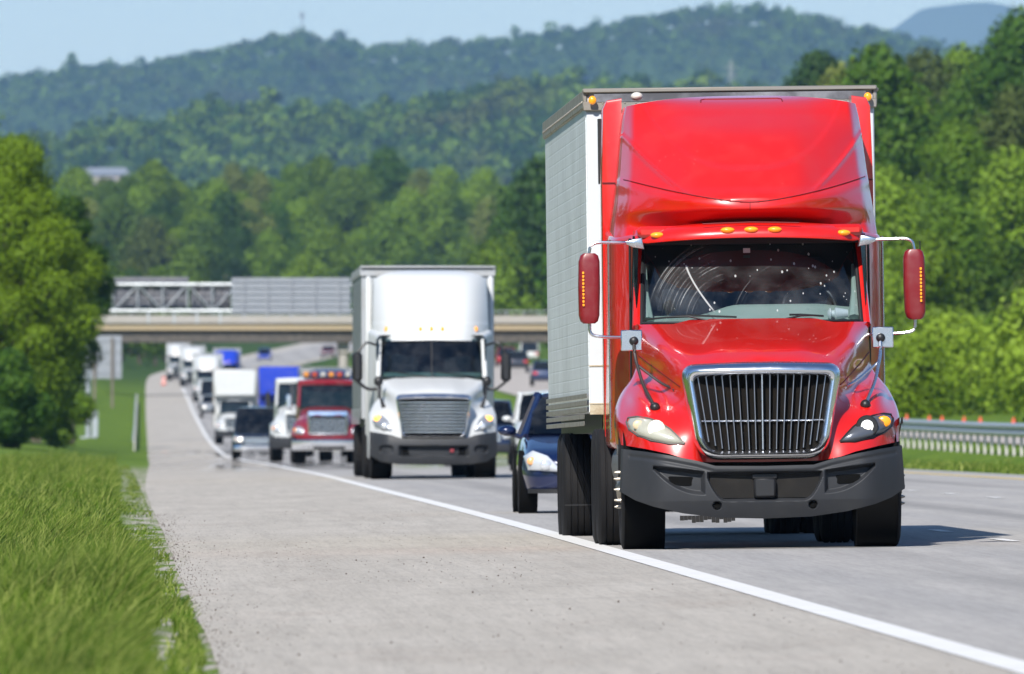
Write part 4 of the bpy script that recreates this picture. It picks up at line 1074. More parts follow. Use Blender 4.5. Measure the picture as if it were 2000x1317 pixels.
    cp = MB(); cp.lathe((.66, 2.66, 2.02), [(0, .02), (.02, .05), (.03, .05), (.035, .03), (.06, .03), (.07, .055), (.18, .035)], 14, 0); cup = cp.build('paper_cup', PLAS, cab)
    MB().box(-.06, .0, 2.80, 2.815, 2.56, 2.60).build('toll_tag', mat('tag_grey', (.35, .36, .37), .5), glass)
    # --- visor over the windscreen
    vs_ = MB(); P = []
    for s in np.linspace(-1, 1, 41):
        x = s*1.0; a = .36*abs(s)**3; cr = .055*(1 - abs(s)**2); ed = .05*sstep(.9, 1., abs(s))
        P.append([(x*.985, 2.95 + a*.5, 2.775 + cr), (x*.99, 2.72 + a, 2.775 + cr - ed*.5), (x, 2.60 + a, 2.76 + cr - ed*.7), (x, 2.50 + a, 2.715 + cr), (x, 2.472 + a, 2.672 + cr*.9 + ed*.3), (x, 2.475 + a, 2.645 + cr*.85 + ed*.5), (x*.99, 2.50 + a, 2.640 + cr*.85 + ed*.5), (x*.98, 2.72 + a, 2.668 + cr*.8), (x*.97, 2.95 + a*.5, 2.69 + cr*.6)])
    vs_.grid(np.array(P)); visor = vs_.build('sun_visor', RED, root, ang=50)
    for x in (-.81, -.205, 0., .205, .81):
        a = .36*abs(x)**3; cr = .055*(1 - x*x)
        MB().ell((x, 2.49 + a, 2.705 + cr), .062, .045, .026, 18, 8).build('marker_light', AMB, visor)
    MB().tube([(-.42, 2.53, 2.768 + .045), (0, 2.52, 2.768 + .055), (.42, 2.53, 2.768 + .045)], .006, 5).build('visor_seam', mat('seam_red'), visor)
    # --- roof fairing
    pr = pchip([2.62, 2.78, 2.88, 2.95, 3.02, 3.15, 3.35, 3.6, 3.77, 3.89, 3.945, 3.98], [3.30, 3.05, 2.80, 2.68, 2.68, 2.86, 3.15, 3.55, 3.95, 4.28, 4.60, 5.1])
    we = pchip([2.6, 2.8, 3.0, 3.2, 3.5, 3.8, 4.0], [1.165, 1.15, 1.125, 1.10, 1.07, 1.04, 1.0])
    def yf(x, z):
        w = we(z); u = np.clip(np.abs(x)/w, 0, 1.05)
        y0 = pr(z); ye = 3.62 + (z - 2.65)*.62 + 0*x
        y = y0 + (ye - y0)*np.clip(u, 0, 1)**2.5 + .25*sstep(.90, 1.03, u)
        zs = 3.0 + .24*u**1.55                                  # the seam that dips to the nose
        y = y + .022*(z > zs) * (1 - u*.3) - .045*np.exp(-((z - (zs - .055))/.055)**2)*(.3 + .8*u)
        z1 = 3.02 + .62*np.clip((u - .38)/.62, 0, 1)**1.25       # outer crease
        y = y + .035*sstep(-.02, .02, z - z1)*sstep(.40, .62, u) - .035*np.exp(-((z - z1 + .01)/.03)**2)*sstep(.40, .6, u)
        z2 = 3.30 + .62*np.clip(u/.86, 0, 1)**2.6                # inner bowl
        y = y + .03*sstep(-.04, .04, z - z2)*sstep(3.98, 3.85, z)
        # scooped lower corners
        y = y + .10*np.exp(-(((u - .80)/.22)**2 + ((z - 2.83)/.10)**2))
        return y
    fa = MB(); top = lambda x: 3.965 - .085*np.abs(x)**2.4
    shell(fa, yf, lambda t: float(we(2.66 + 1.29*t)), lambda x: 2.66 + 0*x, top, 170, 130, back=5.55)
    # roof of the fairing behind its front edge
    P = np.array([[(x, y_, 3.965 - .085*abs(x)**2.4 - .02*(y_ - 4.6)) for y_ in np.linspace(float(yf(np.array([x]), np.array([float(top(x))]))[0]), 5.6, 4)] for x in np.linspace(-1.0, 1.0, 40)])
    fa.grid(P); fair = fa.build('roof_fairing', RED, root, ang=32)
    sm = MB(); xs_ = np.linspace(-1.06, 1.06, 70); zs_ = 3.0 + .24*(np.abs(xs_)/1.1)**1.55
    sm.tube([(x, float(yf(np.array([x]), np.array([z - .003]))[0]) - .002, z) for x, z in zip(xs_, zs_)], .005, 5)
    sm.tube([(.0, float(yf(np.array([0.]), np.array([z]))[0]) - .002, z) for z in np.linspace(2.93, 2.998, 5)], .004, 5)
    hx_ = [(-.36, 3.90), (-.355, 3.925), (-.32, 3.932), (.32, 3.932), (.355, 3.925), (.36, 3.90)]
    sm.tube([(x, float(yf(np.array([x]), np.array([z]))[0]) - .001, z) for x, z in hx_], .006, 5)
    sm.build('fairing_seam', mat('seam_red'), fair)
    MB().ell((-.88, 5.75, 3.985), .055, .08, .04, 14, 8).build('antenna_dome', mat('dome_white', (.6, .57, .5), .5), fair)
    # --- side extenders behind the sleeper
    for sx in (-1, 1):
        e = MB(); pl = [(sx*(1.10 + .0), .92), (sx*1.22, .92), (sx*1.215, 3.2), (sx*1.19, 3.93), (sx*1.15, 4.0), (sx*1.02, 4.02)]
        e.prism([(sx*1.02, .95), (sx*1.205, .95), (sx*1.205, 3.22), (sx*1.185, 3.88), (sx*1.15, 3.95), (sx*1.02, 3.97)], 5.62, 6.2, .02)
        ext = e.build('side_extender', RED, root, ang=30)
        MB().box(sx*1.17, sx*1.212, 6.202, 6.5, 3.22, 3.80).build('rubber_edge', BLK, ext)
        MB().tube([(sx*1.03, 5.612, 3.22), (sx*1.2, 5.612, 3.22)], .006, 5).build('extender_seam', mat('seam_red'), ext)
    # --- mirrors on chrome arms
    for sx in (-1, 1):
        mr = MB(); cx = sx*1.415; zc = 2.265; hh = .305
        rs = []
        for (dz, k) in ((-hh, .55), (-hh + .02, .82), (-hh + .07, .97), (0, 1.03), (hh - .07, .99), (hh - .02, .84), (hh, .55)):
            rs.append([(cx + px_*k - sx*.012*dz, 2.45 + py_*k, zc + dz) for px_, py_ in rpoly([(-.092, -.03), (.092, -.03), (.092, .14), (-.092, .14)], [.055, .055, .03, .03], 5)])
        mr.rings(rs); m_ = mr.build('side_mirror', REDM, root, ang=50)
        led = MB(); xo = cx + sx*.052
        for k in range(10): led.box(xo - .009, xo + .009, 2.404, 2.42, 2.11 + k*.031, 2.132 + k*.031, .003)
        led.build('turn_lamp', AMB, m_)
        arm = MB(); arm.tube([(sx*.98, 2.55, 2.655), (sx*1.12, 2.5, 2.66), (cx - sx*.02, 2.47, 2.665), (cx - sx*.0, 2.47, zc + hh - .01)], .014, 8, smoothn=5)
        arm.tube([(cx, 2.47, zc - hh + .01), (cx - sx*.0, 2.47, 1.86), (cx - sx*.12, 2.47, 1.84), (sx*1.0, 2.55, 1.835)], .014, 8, smoothn=5)
        arm.build('mirror_arm', CHRD, m_)
        bk = MB(); bk.prism([(sx*.93, 2.60), (sx*1.03, 2.62), (sx*1.12, 2.665), (sx*1.03, 2.69), (sx*.95, 2.70)], 2.50, 2.62, .012); bk.build('mirror_bracket', CHRD, m_)
        if sx > 0: MB().tube([(cx + .05, 2.46, zc + hh - .01), (cx + .05, 2.46, zc + hh + .07)], .006, 6).build('antenna', BLK, m_)
    # --- fender mirrors: chrome plate on a stalk with a brace
    for sx in (-1, 1):
        fx = sx*1.085
        f = MB(); f.box(fx - .092, fx + .092, 1.40, 1.425, 1.715, 1.895, .008); fm = f.build('fender_mirror', CHRD, root)
        MB().ell((fx - sx*.02, 1.385, 1.80), .04, .03, .04, 12, 8).build('pivot', BLK, fm)
        b0 = (sx*.905, nrm(.905, 1.225, .02), 1.225)
        sk = MB(); sk.tube([(fx - sx*.02, 1.39, 1.80), (fx - sx*.025, 1.33, 1.66), (sx*1.0, 1.12, 1.42), b0], .015, 8, smoothn=4)
        sk.tube([(fx - sx*.035, 1.30, 1.60), (sx*.84, 1.16, 1.43), (sx*.745, 1.08, 1.385), (sx*.735, nrm(.735, 1.37, -.01), 1.37)], .0125, 8, smoothn=3)
        sk.build('stalk', mat('stalk_brown', (.055, .045, .042), .4, .4) if sx < 0 else CHRD, fm)
        MB().ell(b0, .045, .05, .045, 12, 8).build('stalk_base', BLK, fm)
    # --- running gear
    for sx in (-1, 1):
        wheel(root, sx*1.06, 1.35, .52, .29, sx, 10, .06)
        MB().lathe((sx*1.0, 1.35, .54), [(-.18, .56), (.17, .56)], 40).build('wheel_arch_liner', VOID, root)
        fl = MB(); fl.rings([[(sx*(1.19 + .05*math.sin(a)), 1.35 - r_*math.cos(a), .50 + r_*math.sin(a)) for a in np.linspace(1.2, 2.6, 12)] for r_ in (.56, .62)], False, False, False); fl.build('fender_flare', BLK, root)
    for ya in (5.85, 7.15):
        for sx in (-1, 1):
            wheel(root, sx*1.145, ya, .52, .27, sx); wheel(root, sx*.84, ya, .52, .27, sx)
    for sx in (-1, 1):
        tk = MB(); tk.rings([[(sx*(.93 + .245*math.cos(a)), y_, .72 + .27*math.sin(a)) for a in np.linspace(0, 2*math.pi, 20)[:-1]] for y_ in (2.35, 4.9)]); tk.build('fuel_tank', mat('tank_grey', (.11, .115, .12), .5, .3, dirt=.4), root)
        MB().box(sx*1.0, sx*1.2, 2.1, 2.32, .80, .93, .02).build('step', mat('tank_grey'), root)
        MB().box(sx*1.04, sx*1.21, 2.3, 2.5, .50, .56, .01).build('step', BLK, root)
        MB().box(sx*.28, sx*.42, .7, 8.2, .72, 1.0).build('chassis_rail', BLK, root)
    MB().tube([(-1.0, 1.35, .50), (-.5, 1.35, .42), (.5, 1.35, .42), (1.0, 1.35, .50)], .055, 8).build('front_axle', BLK, root)
    MB().box(-.5, .5, .75, 2.6, .42, .9, .06).build('engine_sump', VOID, root)
    for ya in (5.85, 7.15): MB().tube([(-.9, ya, .52), (.9, ya, .52)], .09, 10).build('drive_axle', BLK, root)
    # --- the trailer
    T = trailer(root, 7.3, 14.6, 1.30, 1.19, 4.10, SKIN, mat('trailer_front_white', (.54, .57, .60), .45, dirt=.25, dirt_c=(.5, .46, .38)), (17.4, 18.65), sag=R(.18))
    fr = MB()
    for k, z in enumerate((1.28, 1.62)): fr.box(-1.295, 1.295, 7.292, 7.2985, z, z + .012)
    fr.box(-1.29, 1.29, 7.291, 7.2985, 1.19, 1.275); fr.build('front_sill', mat('sill_tan', (.50, .44, .32), .6, .2, dirt=.7, dirt_c=(.28, .17, .08), ds=12), T)
    MB().box(-1.22, 1.22, 7.250, 7.2985, 3.99, 4.062).build('rail_recess', mat('recess_dark', (.10, .10, .11), .5, .5, dirt=.6, dirt_c=(.45, .46, .5), ds=1.4), T)
    for sx in (-1, 1):
        MB().lathe((sx*1.235, 7.21, 4.005), [(0, .03), (-.03, .034), (-.035, .02)], 16, 1).ell((sx*1.235, 7.19, 4.005), .036, .03, .040, 14, 8).build('marker_light', AMB, T)
    return root
red_truck()
# ================================================================== other traffic
def glassy(mb, yfun, hw0, hw1, z0, z1, n=14):
    return mb.grid(np.array([[(s*(hw0 + (hw1-hw0)*t), yfun(s*(hw0 + (hw1-hw0)*t), z0 + (z1-z0)*t), z0 + (z1-z0)*t) for t in np.linspace(0, 1, 6)] for s in np.linspace(-1, 1, n)]))
def aero_semi(label, lat_, d, paint, fairing=None, box=None, skin=None, detail=True, lit='amber', group=None, roll=.0, L=14.6):
    """streamlined long-haul tractor with a full-height roof and a box trailer"""
    fairing = fairing or paint
    root = empty('semi_truck'); tag(root, label, 'truck', group); on_road(root, lat_, d, roll)
    nu, nv = (90, 60) if detail else (36, 26)
    H = [(0, 1.93, 2.3), (0, 1.80, 1.2), (0, 1.68, .55), (0, 1.62, .42), (0, 1.2, .42), (0, .8, .40), (.4, 1.92, 2.3), (.4, 1.78, 1.2), (.4, 1.64, .48), (.6, 1.90, 2.3), (.7, 1.58, .80), (.66, 1.2, .5), (.6, .8, .45),
         (.92, 1.86, 2.25), (.88, 1.66, 1.5), (.78, 1.40, .92), (.96, 1.55, 2.0), (.88, 1.42, 1.35), (.82, 1.2, .72), (.95, 1.34, 1.15), (1.06, 1.40, 1.6), (1.02, 1.15, .80), (1.15, 1.25, 1.2), (1.19, 1.0, 1.0),
         (.8, .9, .52), (1.0, .9, .65), (1.15, .9, .9)]
    Y0 = tps(H); Y = lambda x, z: np.where((np.abs(x) < .60 + .1*(z - .9)) & (z < 1.55), np.maximum(Y0(x, z), .52 + .1*np.abs(x)**3), Y0(x, z))
    N = lambda x, z, e: float(Y(np.array([x]), np.array([z]))[0]) - e
    wf = pchip([.75, 1.0, 1.15, 1.3, 1.42, 1.55, 1.7, 1.95], [1.2, 1.21, 1.20, 1.15, 1.09, 1.0, .97, .965])
    hd = MB(); shell(hd, Y, lambda t: float(wf(.76 + 1.16*t)), lambda x: .76 + .12*sstep(.5, 1.1, np.abs(x)), lambda x: 1.93 - .05*sstep(.6, .95, np.abs(x)), nu, nv, back=2.6)
    hood = hd.build('hood', paint, root, ang=60)
    # grille with flat bars
    o1 = rpoly([(-.60, .78), (.60, .78), (.73, 1.60), (0, 1.635), (-.73, 1.60)], [.12, .12, .12, .5, .12], 6); o0 = rpoly([(-.55, .83), (.55, .83), (.665, 1.50), (0, 1.515), (-.665, 1.50)], [.08, .08, .07, .5, .07], 6)
    gr = MB(); gr.rings([[(a[0]*k + b[0]*(1-k), y + .12*abs(a[0])**3, a[1]*k + b[1]*(1-k)) for a, b in zip(o1, o0)] for k, y in ((1, .44), (.95, .28), (.5, .24), (.1, .30), (0, .42))], True, False, False)
    g = gr.build('grille_surround', CHR, root, ang=60)
    MB().prism(o0, .40, .44, yf=lambda x, z: .12*abs(x)**3).build('grille_core', VOID, g)
    for k in range(10 if detail else 6):
        n_ = 10 if detail else 6; z = .86 + .62*(k + .5)/n_; w = .55 + .115*(z - .83)/.67
        b = MB(); b.rings([[(s*w, .335 + .12*abs(s*w)**3 + dy, z + dz) for dy, dz in ((0, -.008), (.0, .012), (.06, .022), (.06, -.018))] for s in np.linspace(-1, 1, 9)]); b.build('grille_bar', CHR, g)
    # bumper
    zbt = lambda x: np.interp(np.abs(x), [0, .6, .8, 1.2], [.76, .77, .84, .90]); zbb = lambda x: np.interp(np.abs(x), [0, .7, 1.0, 1.2], [.27, .28, .33, .44])
    def yb(x, z):
        ax = np.abs(x); y = .02 + .10*ax**2.2 + .32*sstep(.8, 1.25, ax)**1.5 + .05*np.abs((z - .55)/.28)**2.4
        y = y + .12*(1 - sstep(.6, .68, ax))*sstep(.42, .45, z)*sstep(.64, .61, z)
        return y + .08*(1 - sstep(.8, 1.05, (np.abs((ax - .90)/.13)**3 + np.abs((z - .56)/.085)**3)**(1/3)))
    bp = MB(); shell(bp, yb, lambda t: 1.21, zbb, zbt, nu*2, nv, back=1.0); bmp = bp.build('bumper', BUMP, root, ang=50)
    MB().box(-.6, .6, .16, .22, .44, .62).build('bumper_grid', VOID, bmp)
    if detail:
        MB().box(.31, .38, .11, .13, .51, .58).build('reflector_mark', mat('mark_dull_red', (.22, .02, .03), .6), bmp)
    for sx in (-1, 1):
        out = [(.78, .90), (.80, 1.0), (.86, 1.12), (.95, 1.2), (1.05, 1.22), (1.13, 1.18), (1.15, 1.08), (1.10, .97), (.95, .91)]; cen = (.96, 1.05)
        ring = lambda k, e: [(sx*(cen[0] + (x-cen[0])*k), N(cen[0] + (x-cen[0])*k, cen[1] + (z-cen[1])*k, e), cen[1] + (z-cen[1])*k) for x, z in out]
        h = MB().rings([ring(1, -.02), ring(1, .008), ring(.9, .025), ring(.6, .045), ring(.2, .05)], True, False, True).build('headlight', mat('lamp_silver', (.45, .47, .5), .25, .6), root, ang=60)
        MB().ell((sx*1.05, N(1.05, 1.15, .035), 1.15), .08, .03, .055, 12, 6).build('turn_signal', AMBON if lit else AMB, h)
        MB().ell((sx*.92, N(.92, 1.0, .05), 1.0), .07, .02, .07, 12, 6).build('lamp', LAMP if lit == 'white' else mat('lamp_off', (.7, .72, .75), .1, .5), h)
    # windscreen, cab, roof
    wy = lambda x, z: 2.3 + (z - 1.9)*.62 + .34*(abs(x)/.97)**2.5
    gl = glassy(MB(), wy, 1.0, .97, 1.93, 2.68).build('windshield', GLS, root)
    fr = MB(); fr.tube([(x, wy(x, 1.93) - .01, 1.935) for x in np.linspace(-1, 1, 12)], .02, 6); fr.tube([(0, wy(0, 1.93) - .01, 1.93), (0, wy(0, 2.68) - .01, 2.68)], .012, 6)
    for sx in (-1, 1): fr.tube([(sx, wy(1, 1.93) - .01, 1.93), (sx*.97, wy(.97, 2.7) - .01, 2.7)], .022, 6)
    fr.build('windshield_seal', BLK, gl)
    def rg(y, hw, z0, z1, r): return [(x, y, z) for x, z in rpoly([(-hw, z0), (hw, z0), (hw*.98, z1), (-hw*.98, z1)], [.08, .08, r, r], 4)]
    cab = MB().rings([rg(2.98, 1.06, .8, 2.75, .1), rg(3.4, 1.10, .8, 2.8, .1), rg(3.7, 1.2, .75, 2.85, .1), rg(5.6, 1.21, .75, 2.9, .1)], True, False, True).build('cab', paint, root, ang=30)
    for sx in (-1, 1):
        MB().grid(np.array([[(sx*(1.03 + .03*u), 2.3 + .7*u, z) for u in np.linspace(0, 1, 4)] for z in (.85, 1.4, 1.93)])).build('door', paint, cab)
        MB().tube([(sx*1.02, wy(1, 1.9), 1.9), (sx*.99, wy(.98, 2.72), 2.72)], [.05, .05], 8).build('pillar', paint, cab)
        MB().add([(sx*1.03, 2.72, 1.95), (sx*1.062, 3.0, 1.95), (sx*1.055, 3.0, 2.66), (sx*1.0, 2.95, 2.66)], [(0, 1, 2, 3)]).build('side_window', mat('dark_glass'), cab)
        MB().box(sx*1.0, sx*1.20, 2.35, 5.4, .36, .9, .05).build('side_skirt', paint, cab)
    ib = MB(); ib.add([(-1.02, 3.3, 1), (1.02, 3.3, 1), (1.02, 3.3, 2.74), (-1.02, 3.3, 2.74)], [(0, 1, 2, 3)]); ib.build('interior', INT, cab)
    ds = MB(); ds.grid(np.array([[(x, wy(x, 1.93) + .04, 1.91), (x, wy(x, 1.93) + .3, 1.99), (x, wy(x, 1.93) + .42, 2.03), (x, wy(x, 1.93) + .44, 1.5)] for x in np.linspace(-.95, .95, 12)])); ds.build('dashboard', DASH, cab)
    for x in (-.5, .5): MB().box(x - .25, x + .25, 3.1, 3.27, 1.4, 2.4, .08).build('seat', SEAT, cab)
    pr = pchip([2.62, 2.8, 3.1, 3.5, 3.8, 3.93, 4.0], [2.72, 2.80, 3.0, 3.4, 3.8, 4.1, 4.6])
    def yf(x, z):
        u = np.abs(x)/1.12; return pr(z) + (1.0 - .1*(z - 2.7))*np.clip(u, 0, 1.05)**4 + .02*(z > 2.98)
    fa = MB(); shell(fa, yf, lambda t: 1.13 - .05*t, lambda x: 2.65 + 0*x - .02*np.abs(x), lambda x: 4.0 - .12*np.abs(x)**4, nu, nv, back=5.6)
    fa.grid(np.array([[(x, y, 4.0 - .12*abs(x)**4 - .01*(y-4.6)) for y in np.linspace(float(yf(np.array([x]), np.array([4.0 - .12*abs(x)**4]))[0]), 5.6, 4)] for x in np.linspace(-1.08, 1.08, 24)]))
    fo = fa.build('roof_fairing', fairing, root, ang=32)
    for x in (-.86, -.21, 0, .21, .86): MB().ell((x, float(yf(np.array([x]), np.array([2.86]))[0]) - .01, 2.86), .035, .03, .055, 10, 6).build('marker_light', AMB, fo)
    for sx in (-1, 1):
        MB().box(sx*1.12, sx*1.23, 5.0, 6.1, .8, 3.9, .05).build('side_extender', fairing, root)
        cx = sx*1.42
        m_ = MB().box(cx - .1, cx + .1, 2.5, 2.66, 1.85, 2.42, .06).build('side_mirror', BLK, root)
        MB().tube([(sx*1.04, 2.75, 2.55), (sx*1.25, 2.6, 2.62), (cx, 2.58, 2.40)], .025, 6, 3).build('mirror_arm', BLK, m_)
        MB().tube([(sx*1.03, 2.6, 1.72), (sx*1.22, 2.58, 1.70), (cx, 2.58, 1.86)], .035, 6, 3).build('mirror_arm', BLK, m_)
        fm = MB().ell((sx*1.03, 1.45, 1.86), .09, .07, .10, 12, 8).build('fender_mirror', BLK, root)
        MB().tube([(sx*1.03, 1.46, 1.80), (sx*1.0, 1.3, 1.55), (sx*.93, N(.93, 1.36, .0), 1.36)], [.022, .022, .045], 8).build('stalk', BLK, fm)
    if detail:
        wp = MB(); wp.tube([(-.1, wy(.1, 1.97) - .03, 1.95), (-.45, wy(.45, 2.0) - .03, 2.0), (-.8, wy(.8, 2.06) - .03, 2.06)], .012, 5); wp.tube([(.8, wy(.8, 1.97) - .03, 1.95), (.45, wy(.45, 2.0) - .03, 2.0), (.1, wy(.1, 2.05) - .03, 2.04)], .012, 5); wp.build('wiper', BLK, gl)
    for sx in (-1, 1):
        wheel(root, sx*1.05, 1.35, .52, .30, sx, 10 if detail else 0, n=28)
        for ya in (5.9, 7.2): wheel(root, sx*.99, ya, .52, .56, sx, n=24)
        MB().box(sx*.3, sx*.42, .8, 8, .7, .95).build('chassis_rail', BLK, root)
        MB().lathe((sx*.98, 1.35, .54), [(-.18, .57), (.17, .57)], 28).build('wheel_arch_liner', VOID, root)
    MB().tube([(-1, 1.35, .5), (1, 1.35, .45)], .06, 8).build('front_axle', BLK, root)
    T = trailer(root, 7.3, L, 1.29, 1.15, 4.10, skin or SKINW, box or mat('trailer_front_grey', (.33, .35, .37), .5, dirt=.3), (7.3 + L - 3.2, 7.3 + L - 1.9), rail=mat('rail_light', (.42, .43, .44), .45, .3, dirt=.3), ribs=detail)
    return root

def car(label, cat, lat_, d, paint, kind='sedan', name=None, lamps=None, flip=False, zo=None, group=None, W=1.80, L=4.7, Ht=1.46, roof_paint=None, plate=True):
    nm = name or {'sedan': 'parked_car', 'suv': 'sport_utility', 'pickup': 'pickup_truck', 'van': 'van'}[kind]
    root = empty(nm); tag(root, label, cat, group); on_road(root, lat_, d, 0, flip, zo)
    hw = W/2; tall = kind != 'sedan'
    zg = .24 if not tall else .34                               # underside
    zh = .92 if not tall else 1.12                              # shoulder line
    zn = .66 if not tall else .95                               # nose
    r = .33 if not tall else .38
    fx = .92; rx = L - 1.0                                      # axles
    # body: cross sections along the length
    st = [(0.0, hw*.50, zg + .10, zn - .10), (.03, hw*.66, zg + .05, zn - .05), (.09, hw*.80, zg + .02, zn - .01), (.22, hw*.92, zg, zn + .05), (.45, hw*.985, zg, zn + .10), (.95, hw*1.0, zg, zh - .06 if not tall else zh - .03), (1.35, hw, zg, zh), (2.3, hw*1.005, zg, zh), (L*.72, hw*1.005, zg, zh + .02), (L - .5, hw*.98, zg, zh + .02), (L - .12, hw*.94, zg + .05, zh - .02), (L, hw*.84, zg + .14, zh - .12)]
    rs = []
    for y, w, z0, z1 in st:
        zm = z0 + (z1 - z0)*.55
        rs.append([(x, y, z) for x, z in rpoly([(-w*.93, z0), (w*.93, z0), (w, zm), (w*.90, z1), (0, z1 + .035), (-w*.90, z1), (-w, zm)], [.06, .06, .2, .10, .6, .10, .2], 5)])
    body = MB().rings(rs).build('body', paint, root, ang=50)
    # wheel arches
    for y in (fx, rx):
        for sx in (-1, 1):
            MB().lathe((sx*(hw - .10), y, r + .01), [(-.10, r + .06), (.112, r + .06), (.112, .01)][::1], 24).build('wheel_arch', VOID, root)
            wheel(root, sx*(hw - .105), y, r, .225, sx, n=26)
    # greenhouse
    if kind == 'sedan': ys = (1.28, 2.15, 3.35, 4.15)
    elif kind == 'pickup': ys = (1.35, 2.05, 3.45, 3.65)
    elif kind == 'van': ys = (.75, 1.55, L - .3, L - .05)
    else: ys = (1.3, 1.95, L - .75, L - .15)
    wb, wt = hw*.90, hw*.70 if not tall else hw*.78
    gh = MB(); zr_ = Ht; zq = zh - .02
    def gring(y, w, z): return [(-w, y, z), (-w*.5, y - .10*(y < 2.5), z), (0, y - .13*(y < 2.5), z), (w*.5, y - .10*(y < 2.5), z), (w, y, z)]
    P = np.array([gring(ys[0], wb, zq + .03), gring((ys[0]+ys[1])/2, (wb+wt)/2*1.01, (zq+zr_)/2 + .03), gring(ys[1], wt, zr_ - .03)]); gh.grid(P)
    ws = gh.build('windshield', GLS, root)
    sd = MB()
    for sx in (-1, 1): sd.add([(sx*wb, ys[0] + .12, zq), (sx*wb, ys[3] - .06, zq), (sx*wt, ys[2], zr_ - .05), (sx*wt, ys[1] + .05, zr_ - .05)], [(0, 1, 2, 3)])
    sd.add([(-wb, ys[3], zq), (wb, ys[3], zq), (wt, ys[2], zr_ - .03), (-wt, ys[2], zr_ - .03)], [(0, 1, 2, 3)])
    sd.build('side_window', mat('dark_glass'), root)
    rf = MB(); rf.rings([[(x, y, z) for x, z in rpoly([(-wt*k, zr_ - .06), (wt*k, zr_ - .06), (wt*k*.97, zr_ - .01), (0, zr_ + dz), (-wt*k*.97, zr_ - .01)], [.02, .02, .05, .5, .05], 4)] for y, k, dz in ((ys[1] - .07, .97, .0), (ys[1] + .25, 1.02, .03), ((ys[1]+ys[2])/2, 1.03, .045), (ys[2] - .2, 1.02, .03), (ys[2] + .05, .96, .0))])
    rf.build('roof', roof_paint or paint, root, ang=50)
    for sx in (-1, 1):
        pl = MB()
        pl.tube([(sx*wb, ys[0] - .02, zq), (sx*(wb+wt)/2*1.0, (ys[0]+ys[1])/2, (zq+zr_)/2), (sx*wt, ys[1], zr_ - .03)], [.034, .026, .03], 8)
        pl.build('pillar', paint, root)
        MB().tube([(sx*(wb + .0), (ys[1]+ys[2])/2, zq), (sx*(wt + .005), (ys[1]+ys[2])/2, zr_ - .04)], .035, 6).build('pillar', paint, root)
        MB().tube([(sx*wb, ys[3], zq), (sx*wt, ys[2], zr_ - .03)], .05, 6).build('pillar', paint, root)
    MB().box(-wb*.9, wb*.9, ys[0] + .25, ys[0] + .6, zq - .2, zq + .03, .03).box(-wb*.85, wb*.85, ys[0] + 1.25, ys[0] + 1.4, .5, zq + .1).build('interior', INT, root)
    yn = lambda x: float(np.interp(abs(x)/hw, [0, .5, .66, .80, .92, .985], [0, 0, .03, .09, .22, .45]))
    for sx in (-1, 1):
        h = MB(); z0, z1 = (zn - .20, zn + .02) if not tall else (zn - .24, zn - .02)
        pts = [(hw*.50, z0 + .06), (hw*.53, z0 + .02), (hw*.90, z0 + .04), (hw*.955, z1 - .02), (hw*.84, z1 + .05), (hw*.66, z1 - .01)] if not tall else [(hw*.58, z0), (hw*.93, z0 + .02), (hw*.95, z1 - .03), (hw*.90, z1), (hw*.58, z1), (hw*.56, z0 + .05)]
        h.rings([[(sx*(x), yn(x) + e + (.35*max(0, z - zn + .08) if not tall else 0), z) for x, z in [((q[0] - hw*.74)*k + hw*.74, (q[1] - (z0+z1)/2)*k + (z0+z1)/2) for q in pts]] for k, e in ((1.02, .08), (1., -.035), (.85, -.055), (.3, -.06))], True, False, True)
        hl = h.build('headlight', mat('lens_bright', (.62, .65, .68), .15, .3, .6), root, ang=60)
        lamp = LAMP if (lamps in ('both', 'white')) else mat('lamp_off')
        if lamps == 'mixed': lamp = LAMP if sx < 0 else LAMPY
        MB().ell((sx*hw*.68, yn(hw*.68) - .055, (z0+z1)/2 - .01), .075, .025, .065, 12, 6).build('lamp', lamp, hl)
        MB().ell((sx*hw*.86, yn(hw*.86) - .045, (z0+z1)/2 + .035), .055, .025, .05, 10, 6).build('turn_signal', mat('amber_soft', (.75, .38, .16), .3, 0, .5), hl)
        m_ = MB().ell((sx*(hw + .12), ys[0] + .40, zq + .06), .11, .08, .065, 12, 8).tube([(sx*(hw - .06), ys[0] + .42, zq - .02), (sx*(hw + .08), ys[0] + .42, zq + .03)], .03, 6).build('side_mirror', paint, root)
        MB().box(sx*hw*.52, sx*hw*.90, L - .06, L + .012, zh - .34, zh - .14, .03).build('tail_light', REDL, root)
    gz0, gz1 = (zg + .10, zn - .18) if not tall else (zg + .30, zn - .04)
    g = MB(); g.prism(rpoly([(-hw*.50, gz0), (hw*.50, gz0), (hw*.55, gz1), (-hw*.55, gz1)], [.05]*4, 4), -.02, .06, yf=lambda x, z: yn(x)); gr = g.build('grille', VOID if not tall else LHOUSE, root)
    if tall:
        for k in range(3): MB().rings([[(x, yn(x) - .02 + dy, gz0 + (gz1-gz0)*(k+.5)/3 + dz) for dy, dz in ((0, -.02), (0, .02), (.05, .02), (.05, -.02))] for x in np.linspace(-hw*.5, hw*.5, 7)]).build('grille_bar', CHR, gr)
        MB().rings([[(x, yn(x)*.8 - .10 + dy, zg + .14 + dz) for dy, dz in ((.02, -.11), (0, -.07), (0, .08), (.03, .11), (.2, .11), (.2, -.11))] for x in np.linspace(-hw*.95, hw*.95, 11)]).build('bumper', CHR if kind == 'pickup' else BUMP, root)
    else:
        MB().rings([[(x, yn(x) - .012 + dy, zg + .02 + dz) for dy, dz in ((0, -.03), (0, .02), (.08, .03), (.08, -.03))] for x in np.linspace(-hw*.9, hw*.9, 11)]).build('lip', BLK, root)
    if kind == 'pickup':
        MB().box(-hw*.9, hw*.9, ys[3] + .1, L - .1, zh, zh + .1, .02).build('bed_rail', paint, root)
    return root

